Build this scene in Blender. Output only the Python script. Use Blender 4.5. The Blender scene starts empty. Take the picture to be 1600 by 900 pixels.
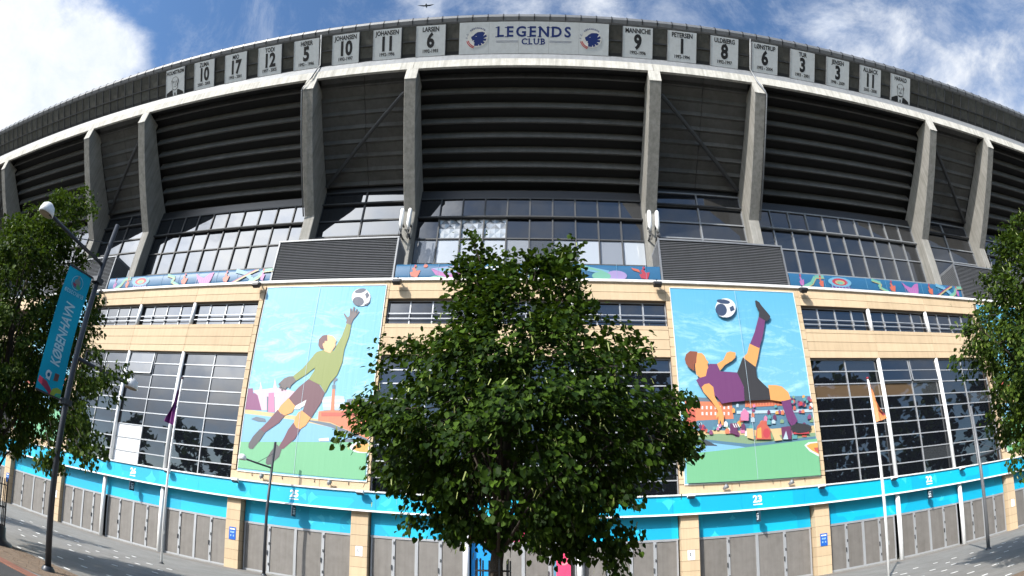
import bpy, math, random
import numpy as np
from mathutils import Vector, Matrix

random.seed(7)
rng = np.random.RandomState(11)
SC = bpy.context.scene
COL = SC.collection
rad = math.radians

# ------------------------------------------------------------------ camera
cam_data = bpy.data.cameras.new('camera')
cam = bpy.data.objects.new('camera', cam_data)
COL.objects.link(cam)
SC.camera = cam
cam_data.type = 'PANO'                       # the photograph was taken with a fisheye lens
cam_data.panorama_type = 'FISHEYE_EQUISOLID'
cam_data.fisheye_lens = 19.7813
cam_data.fisheye_fov = rad(180)
cam_data.sensor_width = 36.0
cam_data.sensor_height = 20.25
cam_data.shift_x = -0.04802
cam_data.shift_y = 0.10076
cam_data.clip_start = 0.05
cam_data.clip_end = 3000
CAM = Vector((0.635, -25.483, 1.65))
_p, _y, _r = rad(22.119), rad(2.535), rad(-0.4138)
_f = Vector((math.sin(_y)*math.cos(_p), math.cos(_y)*math.cos(_p), math.sin(_p)))
_rt = Vector((math.cos(_y), -math.sin(_y), 0))
_up = _rt.cross(_f)
rt = math.cos(_r)*_rt + math.sin(_r)*_up
up = -math.sin(_r)*_rt + math.cos(_r)*_up
cam.matrix_world = Matrix(((rt.x, up.x, -_f.x, CAM.x), (rt.y, up.y, -_f.y, CAM.y), (rt.z, up.z, -_f.z, CAM.z), (0, 0, 0, 1)))

# ------------------------------------------------------------------ light, sky, exposure
EL = rad(35.5)
TO_SUN = Vector((-0.62*math.cos(EL), -0.7846*math.cos(EL), math.sin(EL))).normalized()
sun_d = bpy.data.lights.new('sun', 'SUN')
sun_d.energy = 5.0
sun_d.angle = rad(0.53)
sun_d.color = (1.0, 0.955, 0.88)
sun = bpy.data.objects.new('sun', sun_d)
COL.objects.link(sun)
sun.rotation_euler = TO_SUN.to_track_quat('Z', 'Y').to_euler()
sun.location = (-40, -60, 50)

SC.view_settings.view_transform = 'Standard'
SC.view_settings.look = 'None'
SC.view_settings.gamma = 1.0
SC.view_settings.use_curve_mapping = False
SC.view_settings.exposure = 0.36

world = bpy.data.worlds.new('World')
SC.world = world
world.use_nodes = True
wt = world.node_tree
wt.nodes.clear()
def wn(t): return wt.nodes.new(t)
def wl(a, b): wt.links.new(a, b)
out = wn('ShaderNodeOutputWorld'); bg = wn('ShaderNodeBackground')
wl(bg.outputs[0], out.inputs[0])
bg.inputs[1].default_value = 0.09
sky = wn('ShaderNodeTexSky')
sky.sky_type = 'NISHITA'
sky.sun_disc = False
sky.sun_elevation = EL
sky.sun_rotation = math.atan2(TO_SUN.x, TO_SUN.y)
sky.air_density = 1.0
sky.dust_density = 0.35
sky.ozone_density = 3.0
hsv = wn('ShaderNodeHueSaturation'); hsv.inputs['Saturation'].default_value = 1.1; hsv.inputs['Value'].default_value = 1.85
wl(sky.outputs[0], hsv.inputs['Color'])
tc = wn('ShaderNodeTexCoord')
def wmath(op, a, b=None, clamp=False):
    n = wn('ShaderNodeMath'); n.operation = op; n.use_clamp = clamp
    for i, v in enumerate((a, b)):
        if v is None: continue
        if isinstance(v, (int, float)): n.inputs[i].default_value = v
        else: wl(v, n.inputs[i])
    return n.outputs[0]
def wnoise(scale, detail, rough, offs):
    m = wn('ShaderNodeMapping'); m.inputs['Location'].default_value = offs
    m.inputs['Scale'].default_value = (1, 1, 1.5)
    wl(tc.outputs['Generated'], m.inputs['Vector'])
    n = wn('ShaderNodeTexNoise'); n.inputs['Scale'].default_value = scale
    n.inputs['Detail'].default_value = detail; n.inputs['Roughness'].default_value = rough
    n.inputs['Distortion'].default_value = 0.35
    wl(m.outputs[0], n.inputs['Vector'])
    return n.outputs['Fac']
big = wnoise(2.6, 9, 0.62, (3.1, 0.4, 1.7))
fine = wnoise(9.0, 8, 0.65, (0.3, 5.2, 2.2))
acc = wmath('ADD', wmath('MULTIPLY', big, 1.0), wmath('MULTIPLY', wmath('SUBTRACT', fine, 0.5), 0.42))
# the cloud banks of that afternoon: direction, angular radius, strength
CLOUDS = [((-0.80, 0.33, 0.50), 17, 0.34), ((-0.71, 0.37, 0.61), 7, 0.24), ((-0.86, 0.14, 0.50), 16, 0.28), ((-0.13, 0.54, 0.83), 9, 0.17), ((0.08, 0.55, 0.83), 9, 0.19),
          ((0.56, 0.44, 0.70), 10, 0.22), ((0.42, 0.46, 0.78), 6, 0.12), ((0.72, 0.34, 0.60), 10, 0.22), ((-0.55, -0.68, 0.46), 27, 0.38), ((-0.70, -0.66, 0.22), 26, 0.06), ((-0.1, -0.85, 0.5), 20, 0.15),
          ((-0.40, 0.47, 0.79), 9, 0.06), ((0.45, -0.70, 0.52), 26, 0.14)]
for d, ang, amp in CLOUDS:
    v = wn('ShaderNodeVectorMath'); v.operation = 'DOT_PRODUCT'
    wl(tc.outputs['Generated'], v.inputs[0]); v.inputs[1].default_value = Vector(d).normalized()
    mr = wn('ShaderNodeMapRange'); mr.interpolation_type = 'SMOOTHSTEP'
    mr.inputs['From Min'].default_value = math.cos(rad(ang)); mr.inputs['From Max'].default_value = 1.0
    mr.inputs['To Min'].default_value = 0.0; mr.inputs['To Max'].default_value = amp
    wl(v.outputs['Value'], mr.inputs['Value'])
    acc = wmath('ADD', acc, mr.outputs[0])
cover = wn('ShaderNodeMapRange'); cover.interpolation_type = 'SMOOTHSTEP'
cover.inputs['From Min'].default_value = 0.53; cover.inputs['From Max'].default_value = 0.90
wl(acc, cover.inputs['Value'])
wisp = wnoise(4.2, 10, 0.7, (7.3, 2.2, 0.9))
wv = wn('ShaderNodeMapRange'); wv.interpolation_type = 'SMOOTHSTEP'
wv.inputs['From Min'].default_value = 0.42; wv.inputs['From Max'].default_value = 0.76
wv.inputs['To Min'].default_value = 0.0; wv.inputs['To Max'].default_value = 0.46
wl(wisp, wv.inputs['Value'])
cov = wmath('MAXIMUM', cover.outputs[0], wv.outputs[0])
shade = wn('ShaderNodeMapRange')
shade.inputs['From Min'].default_value = 0.36; shade.inputs['From Max'].default_value = 0.62
shade.inputs['To Min'].default_value = 0.25; shade.inputs['To Max'].default_value = 1.0
wl(wmath('ADD', wmath('MULTIPLY', fine, 0.55), wmath('MULTIPLY', wisp, 0.45)), shade.inputs['Value'])
cc = wn('ShaderNodeMix'); cc.data_type = 'RGBA'
cc.inputs['A'].default_value = (6.6, 7.5, 9.2, 1); cc.inputs['B'].default_value = (9.4, 9.6, 9.8, 1)
wl(shade.outputs[0], cc.inputs['Factor'])
# clouds near the sun are lit through and glare
gv = wn('ShaderNodeVectorMath'); gv.operation = 'DOT_PRODUCT'; wl(tc.outputs['Generated'], gv.inputs[0]); gv.inputs[1].default_value = TO_SUN
gm = wn('ShaderNodeMapRange'); gm.interpolation_type = 'SMOOTHSTEP'; gm.inputs['From Min'].default_value = math.cos(rad(27)); gm.inputs['From Max'].default_value = math.cos(rad(4))
gm.inputs['To Min'].default_value = 1.0; gm.inputs['To Max'].default_value = 8.0; wl(gv.outputs['Value'], gm.inputs['Value'])
gl_ = wn('ShaderNodeVectorMath'); gl_.operation = 'SCALE'; wl(cc.outputs['Result'], gl_.inputs[0]); wl(gm.outputs[0], gl_.inputs['Scale'])
mix = wn('ShaderNodeMix'); mix.data_type = 'RGBA'
wl(cov, mix.inputs['Factor']); wl(hsv.outputs[0], mix.inputs['A']); wl(gl_.outputs[0], mix.inputs['B'])
wl(mix.outputs['Result'], bg.inputs[0])
world.cycles.sampling_method = 'MANUAL'
world.cycles.sample_map_resolution = 512

# ------------------------------------------------------------------ materials
MATS = {}
def srgb(r, g, b):
    f = lambda c: (c/255/12.92 if c/255 <= 0.04045 else ((c/255+0.055)/1.055)**2.4)
    return (f(r), f(g), f(b), 1)
def mat(name, col, rough=0.6, metal=0.0, var=0.0, vscale=2.0, streak=0.0, bump=0.0, bscale=30.0, ior=1.5, island=0.0, spec=0.5):
    """principled material: base colour with large soft noise, vertical streaks of dirt and fine relief"""
    if name in MATS: return MATS[name]
    m = bpy.data.materials.new(name); m.use_nodes = True
    nt = m.node_tree; b = nt.nodes['Principled BSDF']
    b.inputs['Base Color'].default_value = (*col[:3], 1); b.inputs['Roughness'].default_value = rough
    b.inputs['Metallic'].default_value = metal; b.inputs['IOR'].default_value = ior
    b.inputs['Specular IOR Level'].default_value = spec
    src = None
    def mixc(fac, mul):
        nonlocal src
        n = nt.nodes.new('ShaderNodeMix'); n.data_type = 'RGBA'; n.blend_type = 'MULTIPLY'
        nt.links.new(fac, n.inputs['Factor'])
        if src is None: n.inputs['A'].default_value = (*col[:3], 1)
        else: nt.links.new(src, n.inputs['A'])
        n.inputs['B'].default_value = (*mul, 1)
        src = n.outputs['Result']
    geo = nt.nodes.new('ShaderNodeNewGeometry')
    def noise(scale, vec_scale, lo, hi, detail=6):
        mp = nt.nodes.new('ShaderNodeMapping'); mp.inputs['Scale'].default_value = vec_scale
        nt.links.new(geo.outputs['Position'], mp.inputs['Vector'])
        t = nt.nodes.new('ShaderNodeTexNoise'); t.inputs['Scale'].default_value = scale; t.inputs['Detail'].default_value = detail
        t.inputs['Roughness'].default_value = 0.65
        nt.links.new(mp.outputs[0], t.inputs['Vector'])
        r = nt.nodes.new('ShaderNodeMapRange'); r.inputs['From Min'].default_value = lo; r.inputs['From Max'].default_value = hi
        nt.links.new(t.outputs['Fac'], r.inputs['Value'])
        return r.outputs[0]
    if var: mixc(noise(vscale, (1, 1, 1), 0.3, 0.75), (1-var, 1-var*1.02, 1-var*1.08))
    if streak: mixc(noise(1.6, (3.0, 3.0, 0.14), 0.42, 0.78), (1-streak, 1-streak, 1-streak*1.05))
    if island:
        rp = nt.nodes.new('ShaderNodeObjectInfo')
        mixc(rp.outputs['Random'], (1-island, 1-island*1.05, 1-island*1.15))
    if src is not None: nt.links.new(src, b.inputs['Base Color'])
    if bump:
        t = nt.nodes.new('ShaderNodeTexNoise'); t.inputs['Scale'].default_value = bscale; t.inputs['Detail'].default_value = 5
        nt.links.new(geo.outputs['Position'], t.inputs['Vector'])
        bm = nt.nodes.new('ShaderNodeBump'); bm.inputs['Strength'].default_value = bump; bm.inputs['Distance'].default_value = 0.02
        nt.links.new(t.outputs['Fac'], bm.inputs['Height']); nt.links.new(bm.outputs[0], b.inputs['Normal'])
    MATS[name] = m
    return m
CONCRETE = mat('weathered_concrete', (0.30, 0.289, 0.265), 0.9, var=0.26, vscale=1.3, streak=0.42, bump=0.35, bscale=14)
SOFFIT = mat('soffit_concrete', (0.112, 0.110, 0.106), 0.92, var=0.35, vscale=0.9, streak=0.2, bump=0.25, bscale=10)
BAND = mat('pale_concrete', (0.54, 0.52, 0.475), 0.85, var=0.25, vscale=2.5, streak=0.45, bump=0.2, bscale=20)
STONE = mat('tan_stone', (0.585, 0.442, 0.282), 0.8, var=0.10, vscale=0.8, bump=0.12, bscale=40, island=0.13, streak=0.14)
JOINT = mat('dark_joint', (0.16, 0.12, 0.085), 0.9)
COPING = mat('white_coping', (0.75, 0.74, 0.71), 0.5, var=0.15, vscale=1.5, streak=0.12)
ALU = mat('aluminium', (0.40, 0.41, 0.425), 0.42, metal=0.35, var=0.12)
WHITE = mat('white_paint', (0.82, 0.82, 0.81), 0.45, var=0.06)
DARKMETAL = mat('dark_grey_metal', (0.05, 0.052, 0.056), 0.6, var=0.2)
GREYMETAL = mat('grey_sheet_metal', (0.26, 0.27, 0.285), 0.5, metal=0.2, var=0.2, streak=0.2)
LOUVRE = mat('louvre_grey', (0.19, 0.197, 0.21), 0.5, metal=0.2, var=0.15, streak=0.15)
GRILLE = mat('fascia_mesh', (0.10, 0.098, 0.085), 0.8, var=0.35, vscale=3, streak=0.35, island=0.35, bump=0.4, bscale=60)
MESHDOOR = mat('door_mesh_grey', (0.215, 0.20, 0.185), 0.62, metal=0.25, var=0.22, vscale=2.2, streak=0.22, island=0.12, bump=0.2, bscale=120)
GUTTER = mat('gutter_zinc', (0.15, 0.155, 0.165), 0.5, var=0.2)
ROOF = mat('roof_membrane', (0.16, 0.16, 0.17), 0.8)
BLACK = mat('black_paint', (0.018, 0.018, 0.02), 0.4)
CHARCOAL = mat('charcoal_steel', (0.045, 0.05, 0.06), 0.42, metal=0.2, var=0.2)
SIGN = mat('sign_grey_white', (0.64, 0.665, 0.68), 0.55, var=0.10, vscale=2.2, streak=0.10)
INK = mat('black_ink', (0.012, 0.012, 0.014), 0.6)
NAVY = mat('navy_ink', (0.008, 0.028, 0.16), 0.5)
REDINK = mat('red_ink', (0.55, 0.06, 0.06), 0.5)
TEXTWHITE = mat('white_ink', (0.85, 0.87, 0.88), 0.5)
BLUESIGN = mat('blue_sign', (0.01, 0.10, 0.42), 0.4)
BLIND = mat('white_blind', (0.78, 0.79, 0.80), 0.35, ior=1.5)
BARK = mat('bark', (0.06, 0.048, 0.036), 0.95, var=0.5, vscale=9, bump=0.8, bscale=40)
PINK = mat('pink_print', (0.75, 0.05, 0.14), 0.5)
def glass(name, col, rough=0.015, ior=1.75, wob=0.02):
    if name in MATS: return MATS[name]
    m = mat(name, col, rough, ior=ior)
    nt = m.node_tree; b = nt.nodes['Principled BSDF']
    geo = nt.nodes.new('ShaderNodeNewGeometry')
    t = nt.nodes.new('ShaderNodeTexNoise'); t.inputs['Scale'].default_value = 0.9; t.inputs['Detail'].default_value = 2
    nt.links.new(geo.outputs['Position'], t.inputs['Vector'])
    bm = nt.nodes.new('ShaderNodeBump'); bm.inputs['Strength'].default_value = wob; bm.inputs['Distance'].default_value = 0.1
    nt.links.new(t.outputs['Fac'], bm.inputs['Height']); nt.links.new(bm.outputs[0], b.inputs['Normal'])
    return m
GLASS = glass('dark_window_glass', (0.006, 0.007, 0.010), ior=2.0)
GLASSUP = glass('reflective_window_glass', (0.012, 0.014, 0.018), ior=1.85)
GLASSLIT = glass('glass_bright_interior', (0.37, 0.40, 0.44), ior=1.8)  # opaque pane; the bright interior is put into its colour
GLASSMID = glass('glass_grey_interior', (0.21, 0.225, 0.25), ior=1.8)  # greyer interior tone for the same opaque panes
GLASSDIM = glass('glass_over_dim_room', (0.035, 0.038, 0.042), ior=2.0)
TANROOM = glass('glass_over_tan_blind', (0.10, 0.068, 0.042), ior=1.85)

def print_blue(name, c1, c2, c3, scale):
    m = bpy.data.materials.new(name); m.use_nodes = True
    nt = m.node_tree; b = nt.nodes['Principled BSDF']; b.inputs['Roughness'].default_value = 0.5
    geo = nt.nodes.new('ShaderNodeNewGeometry')
    mp = nt.nodes.new('ShaderNodeMapping'); mp.inputs['Scale'].default_value = (1, 0.01, 1)
    nt.links.new(geo.outputs['Position'], mp.inputs['Vector'])
    v1 = nt.nodes.new('ShaderNodeTexVoronoi'); v1.inputs['Scale'].default_value = scale; v1.inputs['Randomness'].default_value = 1.0
    v2 = nt.nodes.new('ShaderNodeTexVoronoi'); v2.inputs['Scale'].default_value = scale*0.55; v2.distance = 'CHEBYCHEV'
    v3 = nt.nodes.new('ShaderNodeTexVoronoi'); v3.inputs['Scale'].default_value = scale*1.3; v3.distance = 'MINKOWSKI'; v3.inputs['Exponent'].default_value = 0.7
    for v in (v1, v2, v3): nt.links.new(mp.outputs[0], v.inputs['Vector'])
    def step(sock, t, w=0.012):
        r = nt.nodes.new('ShaderNodeMapRange'); r.inputs['From Min'].default_value = t-w; r.inputs['From Max'].default_value = t+w
        nt.links.new(sock, r.inputs['Value']); return r.outputs[0]
    s1 = step(v1.outputs['Distance'], 0.42); sp = nt.nodes.new('ShaderNodeSeparateColor'); nt.links.new(v2.outputs['Color'], sp.inputs[0])
    s2 = step(sp.outputs[0], 0.5); s3 = step(v3.outputs['Distance'], 0.62)
    def mixn(f, a, bb):
        n = nt.nodes.new('ShaderNodeMix'); n.data_type = 'RGBA'; nt.links.new(f, n.inputs['Factor'])
        for k, val in (('A', a), ('B', bb)):
            if isinstance(val, tuple): n.inputs[k].default_value = val
            else: nt.links.new(val, n.inputs[k])
        return n.outputs['Result']
    x = mixn(s2, c1, c2); y = mixn(s1, c3, x); z = mixn(s3, y, x)
    nt.links.new(z, b.inputs['Base Color'])
    return m
BLUEPRINT = print_blue('turquoise_print', (0.0, 0.33, 0.52, 1), (0.0, 0.40, 0.60, 1), (0.03, 0.49, 0.66, 1), 0.8)
PINKPRINT = print_blue('pink_blue_print', (0.62, 0.05, 0.13, 1), (0.08, 0.26, 0.44, 1), (0.20, 0.10, 0.18, 1), 1.4)

def poster_sky(name, z0, z1):
    m = bpy.data.materials.new(name); m.use_nodes = True
    nt = m.node_tree; b = nt.nodes['Principled BSDF']; b.inputs['Roughness'].default_value = 0.5
    geo = nt.nodes.new('ShaderNodeNewGeometry'); sp = nt.nodes.new('ShaderNodeSeparateXYZ'); nt.links.new(geo.outputs['Position'], sp.inputs[0])
    r = nt.nodes.new('ShaderNodeMapRange'); r.inputs['From Min'].default_value = z0; r.inputs['From Max'].default_value = z1
    nt.links.new(sp.outputs['Z'], r.inputs['Value'])
    g = nt.nodes.new('ShaderNodeMix'); g.data_type = 'RGBA'; g.inputs['A'].default_value = (0.165, 0.40, 0.51, 1); g.inputs['B'].default_value = (0.085, 0.325, 0.49, 1)
    nt.links.new(r.outputs[0], g.inputs['Factor'])
    mp = nt.nodes.new('ShaderNodeMapping'); mp.inputs['Scale'].default_value = (0.32, 0.05, 0.9); mp.inputs['Rotation'].default_value = (0, rad(-9), 0)
    nt.links.new(geo.outputs['Position'], mp.inputs['Vector'])
    t = nt.nodes.new('ShaderNodeTexNoise'); t.inputs['Scale'].default_value = 1.5; t.inputs['Detail'].default_value = 9; t.inputs['Roughness'].default_value = 0.72
    t.inputs['Distortion'].default_value = 0.8
    nt.links.new(mp.outputs[0], t.inputs['Vector'])
    c = nt.nodes.new('ShaderNodeMapRange'); c.inputs['From Min'].default_value = 0.50; c.inputs['From Max'].default_value = 0.66; c.inputs['To Max'].default_value = 0.55
    nt.links.new(t.outputs['Fac'], c.inputs['Value'])
    k = nt.nodes.new('ShaderNodeMath'); k.operation = 'MULTIPLY'; nt.links.new(c.outputs[0], k.inputs[0])
    inv = nt.nodes.new('ShaderNodeMapRange'); inv.inputs['From Min'].default_value = 0.95; inv.inputs['From Max'].default_value = 0.65
    nt.links.new(r.outputs[0], inv.inputs['Value']); nt.links.new(inv.outputs[0], k.inputs[1])
    mx = nt.nodes.new('ShaderNodeMix'); mx.data_type = 'RGBA'; nt.links.new(k.outputs[0], mx.inputs['Factor'])
    nt.links.new(g.outputs['Result'], mx.inputs['A']); mx.inputs['B'].default_value = (0.45, 0.68, 0.74, 1)
    nt.links.new(mx.outputs['Result'], b.inputs['Base Color'])
    # creases of the stretched cloth
    w = nt.nodes.new('ShaderNodeMapping'); w.inputs['Scale'].default_value = (3.5, 0.1, 0.18); nt.links.new(geo.outputs['Position'], w.inputs['Vector'])
    tn = nt.nodes.new('ShaderNodeTexNoise'); tn.inputs['Scale'].default_value = 1.5; tn.inputs['Detail'].default_value = 3; nt.links.new(w.outputs[0], tn.inputs['Vector'])
    bm = nt.nodes.new('ShaderNodeBump'); bm.inputs['Strength'].default_value = 0.14; bm.inputs['Distance'].default_value = 0.06
    nt.links.new(tn.outputs['Fac'], bm.inputs['Height']); nt.links.new(bm.outputs[0], b.inputs['Normal'])
    return m
POSTERSKY = poster_sky('printed_sky', 8.0, 15.3)
def cloth_print(name, c):
    m = bpy.data.materials.new(name); m.use_nodes = True
    nt = m.node_tree; b = nt.nodes['Principled BSDF']; b.inputs['Roughness'].default_value = 0.55
    b.inputs['Base Color'].default_value = c
    geo = nt.nodes.new('ShaderNodeNewGeometry')
    w = nt.nodes.new('ShaderNodeMapping'); w.inputs['Scale'].default_value = (3.5, 0.1, 0.18); nt.links.new(geo.outputs['Position'], w.inputs['Vector'])
    tn = nt.nodes.new('ShaderNodeTexNoise'); tn.inputs['Scale'].default_value = 1.5; tn.inputs['Detail'].default_value = 3; nt.links.new(w.outputs[0], tn.inputs['Vector'])
    bm = nt.nodes.new('ShaderNodeBump'); bm.inputs['Strength'].default_value = 0.14; bm.inputs['Distance'].default_value = 0.06
    nt.links.new(tn.outputs['Fac'], bm.inputs['Height']); nt.links.new(bm.outputs[0], b.inputs['Normal'])
    return m
PRINT_RGB = dict(sand=(225, 195, 140), water=(130, 190, 225), slate=(105, 120, 135), purple=(140, 70, 120), tent=(232, 195, 212), pink=(215, 130, 170), white=(235, 235, 235), orange=(225, 130, 90),
    paleblue=(190, 212, 225), rust=(205, 95, 75), grass_green=(118, 190, 140), amber=(240, 170, 80), skin=(240, 165, 90), maroon=(108, 62, 74), sock=(112, 62, 78), boot=(88, 84, 88),
    green_shirt=(140, 152, 72), glove=(104, 92, 92), skin_pale=(244, 190, 135), hair_dark=(104, 58, 62), ball_dark=(70, 78, 98), steel=(85, 130, 155), sage=(135, 165, 125), plum=(105, 40, 90),
    teal=(90, 160, 165), crimson=(200, 60, 70), boat=(60, 70, 80), purple_deep=(112, 45, 108), black=(38, 36, 40), hair_red=(140, 72, 42), ball_navy=(38, 62, 98))
def pm(key):
    n = 'print_' + key
    if n not in MATS:
        c = srgb(*PRINT_RGB[key]); MATS[n] = cloth_print(n, (c[0]*0.68+.015, c[1]*0.68+.015, c[2]*0.68+.015, 1))
    return MATS[n]
def ink(name, rgb, k=0.8):
    if name not in MATS:
        c = srgb(*rgb); mat(name, (c[0]*k, c[1]*k, c[2]*k), 0.5)
    return MATS[name]

# ------------------------------------------------------------------ builders
WL = {}
def link(name, data, parent=None, loc=(0, 0, 0), rot=None):
    o = bpy.data.objects.new(name, data)
    COL.objects.link(o)
    loc = Vector(loc); WL[o.name] = loc
    if parent is not None:
        o.parent = parent; o.location = loc - WL[parent.name]
    else: o.location = loc
    if rot is not None: o.rotation_euler = rot
    return o
def tag(o, label, cat, group=None, kind=None):
    if label: o['label'] = label
    if cat: o['category'] = cat
    if group: o['group'] = group
    if kind: o['kind'] = kind
    return o
def thing(name, label, cat, loc=(0, 0, 0), group=None):
    return tag(link(name, None, None, loc), label, cat, group)
def mesh(name, verts, faces, mats, parent=None, midx=None, smooth=False, loc=None):
    v = [Vector(p) for p in verts]
    if loc is None:
        lo = Vector([min(p[i] for p in v) for i in range(3)]); hi = Vector([max(p[i] for p in v) for i in range(3)])
        loc = (lo + hi)/2
        v = [p - loc for p in v]
    me = bpy.data.meshes.new(name)
    me.from_pydata([tuple(p) for p in v], [], faces)
    for m in (mats if isinstance(mats, (list, tuple)) else [mats]): me.materials.append(m)
    if midx is not None: me.polygons.foreach_set('material_index', midx)
    if smooth: me.polygons.foreach_set('use_smooth', [True]*len(me.polygons))
    me.update()
    return link(name, me, parent, loc)
BOXF = [(0, 1, 3, 2), (4, 6, 7, 5), (0, 4, 5, 1), (2, 3, 7, 6), (0, 2, 6, 4), (1, 5, 7, 3)]
BOXC = {}
def box(name, x0, x1, y0, y1, z0, z1, m, parent=None, rot=None, bevel=0.0):
    dx, dy, dz = (x1-x0)/2, (y1-y0)/2, (z1-z0)/2
    key = (round(dx, 3), round(dy, 3), round(dz, 3), m.name)
    if key not in BOXC:
        me = bpy.data.meshes.new(name)
        me.from_pydata([(sx*dx, sy*dy, sz*dz) for sx in (-1, 1) for sy in (-1, 1) for sz in (-1, 1)], [], BOXF)
        me.materials.append(m); BOXC[key] = me
    return link(name, BOXC[key], parent, ((x0+x1)/2, (y0+y1)/2, (z0+z1)/2), rot)
class MB:
    """collects shapes into one mesh"""
    def __init__(s): s.v = []; s.f = []; s.mi = []
    def add(s, verts, faces, mi=0):
        o = len(s.v); s.v += [Vector(p) for p in verts]; s.f += [tuple(i+o for i in f) for f in faces]; s.mi += [mi]*len(faces)
    def box(s, x0, x1, y0, y1, z0, z1, mi=0):
        s.add([(x, y, z) for x in (x0, x1) for y in (y0, y1) for z in (z0, z1)], BOXF, mi)
    def tube(s, pts, r, n=10, mi=0, caps=True):
        pts = [Vector(p) for p in pts]; rs = r if isinstance(r, (list, tuple)) else [r]*len(pts)
        vs = []; fs = []
        ref = Vector((0, 0, 1))
        for i, p in enumerate(pts):
            t = (pts[min(i+1, len(pts)-1)] - pts[max(i-1, 0)]).normalized()
            a = t.cross(ref if abs(t.z) < 0.95 else Vector((1, 0, 0))).normalized(); b = t.cross(a)
            for k in range(n):
                ang = 2*math.pi*k/n; vs.append(p + (a*math.cos(ang) + b*math.sin(ang))*rs[i])
        for i in range(len(pts)-1):
            for k in range(n): fs.append((i*n+k, i*n+(k+1) % n, (i+1)*n+(k+1) % n, (i+1)*n+k))
        if caps: fs += [tuple(range(n))[::-1], tuple(range((len(pts)-1)*n, len(pts)*n))]
        s.add(vs, fs, mi)
    def prism(s, poly, x0, x1, mi=0):
        n = len(poly)
        s.add([(x0, y, z) for y, z in poly] + [(x1, y, z) for y, z in poly],
              [tuple(range(n)), tuple(range(2*n-1, n-1, -1))] + [(i, i+n, (i+1) % n + n, (i+1) % n) for i in range(n)], mi)
    def lathe(s, c, prof, n=14, mi=0, M=None):
        vs = []; fs = []
        for r, z in prof:
            for k in range(n):
                a = 2*math.pi*k/n; p = Vector((r*math.cos(a), r*math.sin(a), z))
                vs.append(Vector(c) + (M @ p if M else p))
        for i in range(len(prof)-1):
            for k in range(n): fs.append((i*n+k, i*n+(k+1) % n, (i+1)*n+(k+1) % n, (i+1)*n+k))
        s.add(vs, fs, mi)
    def build(s, name, m, parent=None, smooth=False):
        return mesh(name, s.v, s.f, m, parent, s.mi, smooth)
TXT = {}
def text_geo(body, size, xs=1.0, offset=0.0, shear=0.0, align='CENTER'):
    key = (body, size, xs, offset, shear, align)
    if key not in TXT:
        cu = bpy.data.curves.new('lettering', 'FONT'); cu.body = body; cu.size = size; cu.offset = offset; cu.shear = shear
        cu.align_x = align; cu.align_y = 'CENTER'; cu.resolution_u = 3
        ob = bpy.data.objects.new('lettering', cu); COL.objects.link(ob)
        dg = bpy.context.evaluated_depsgraph_get(); me = ob.evaluated_get(dg).to_mesh()
        TXT[key] = ([(v.co.x*xs, v.co.y) for v in me.vertices], [tuple(p.vertices) for p in me.polygons])
        ob.evaluated_get(dg).to_mesh_clear()
        bpy.data.objects.remove(ob); bpy.data.curves.remove(cu)
    return TXT[key]
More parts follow.
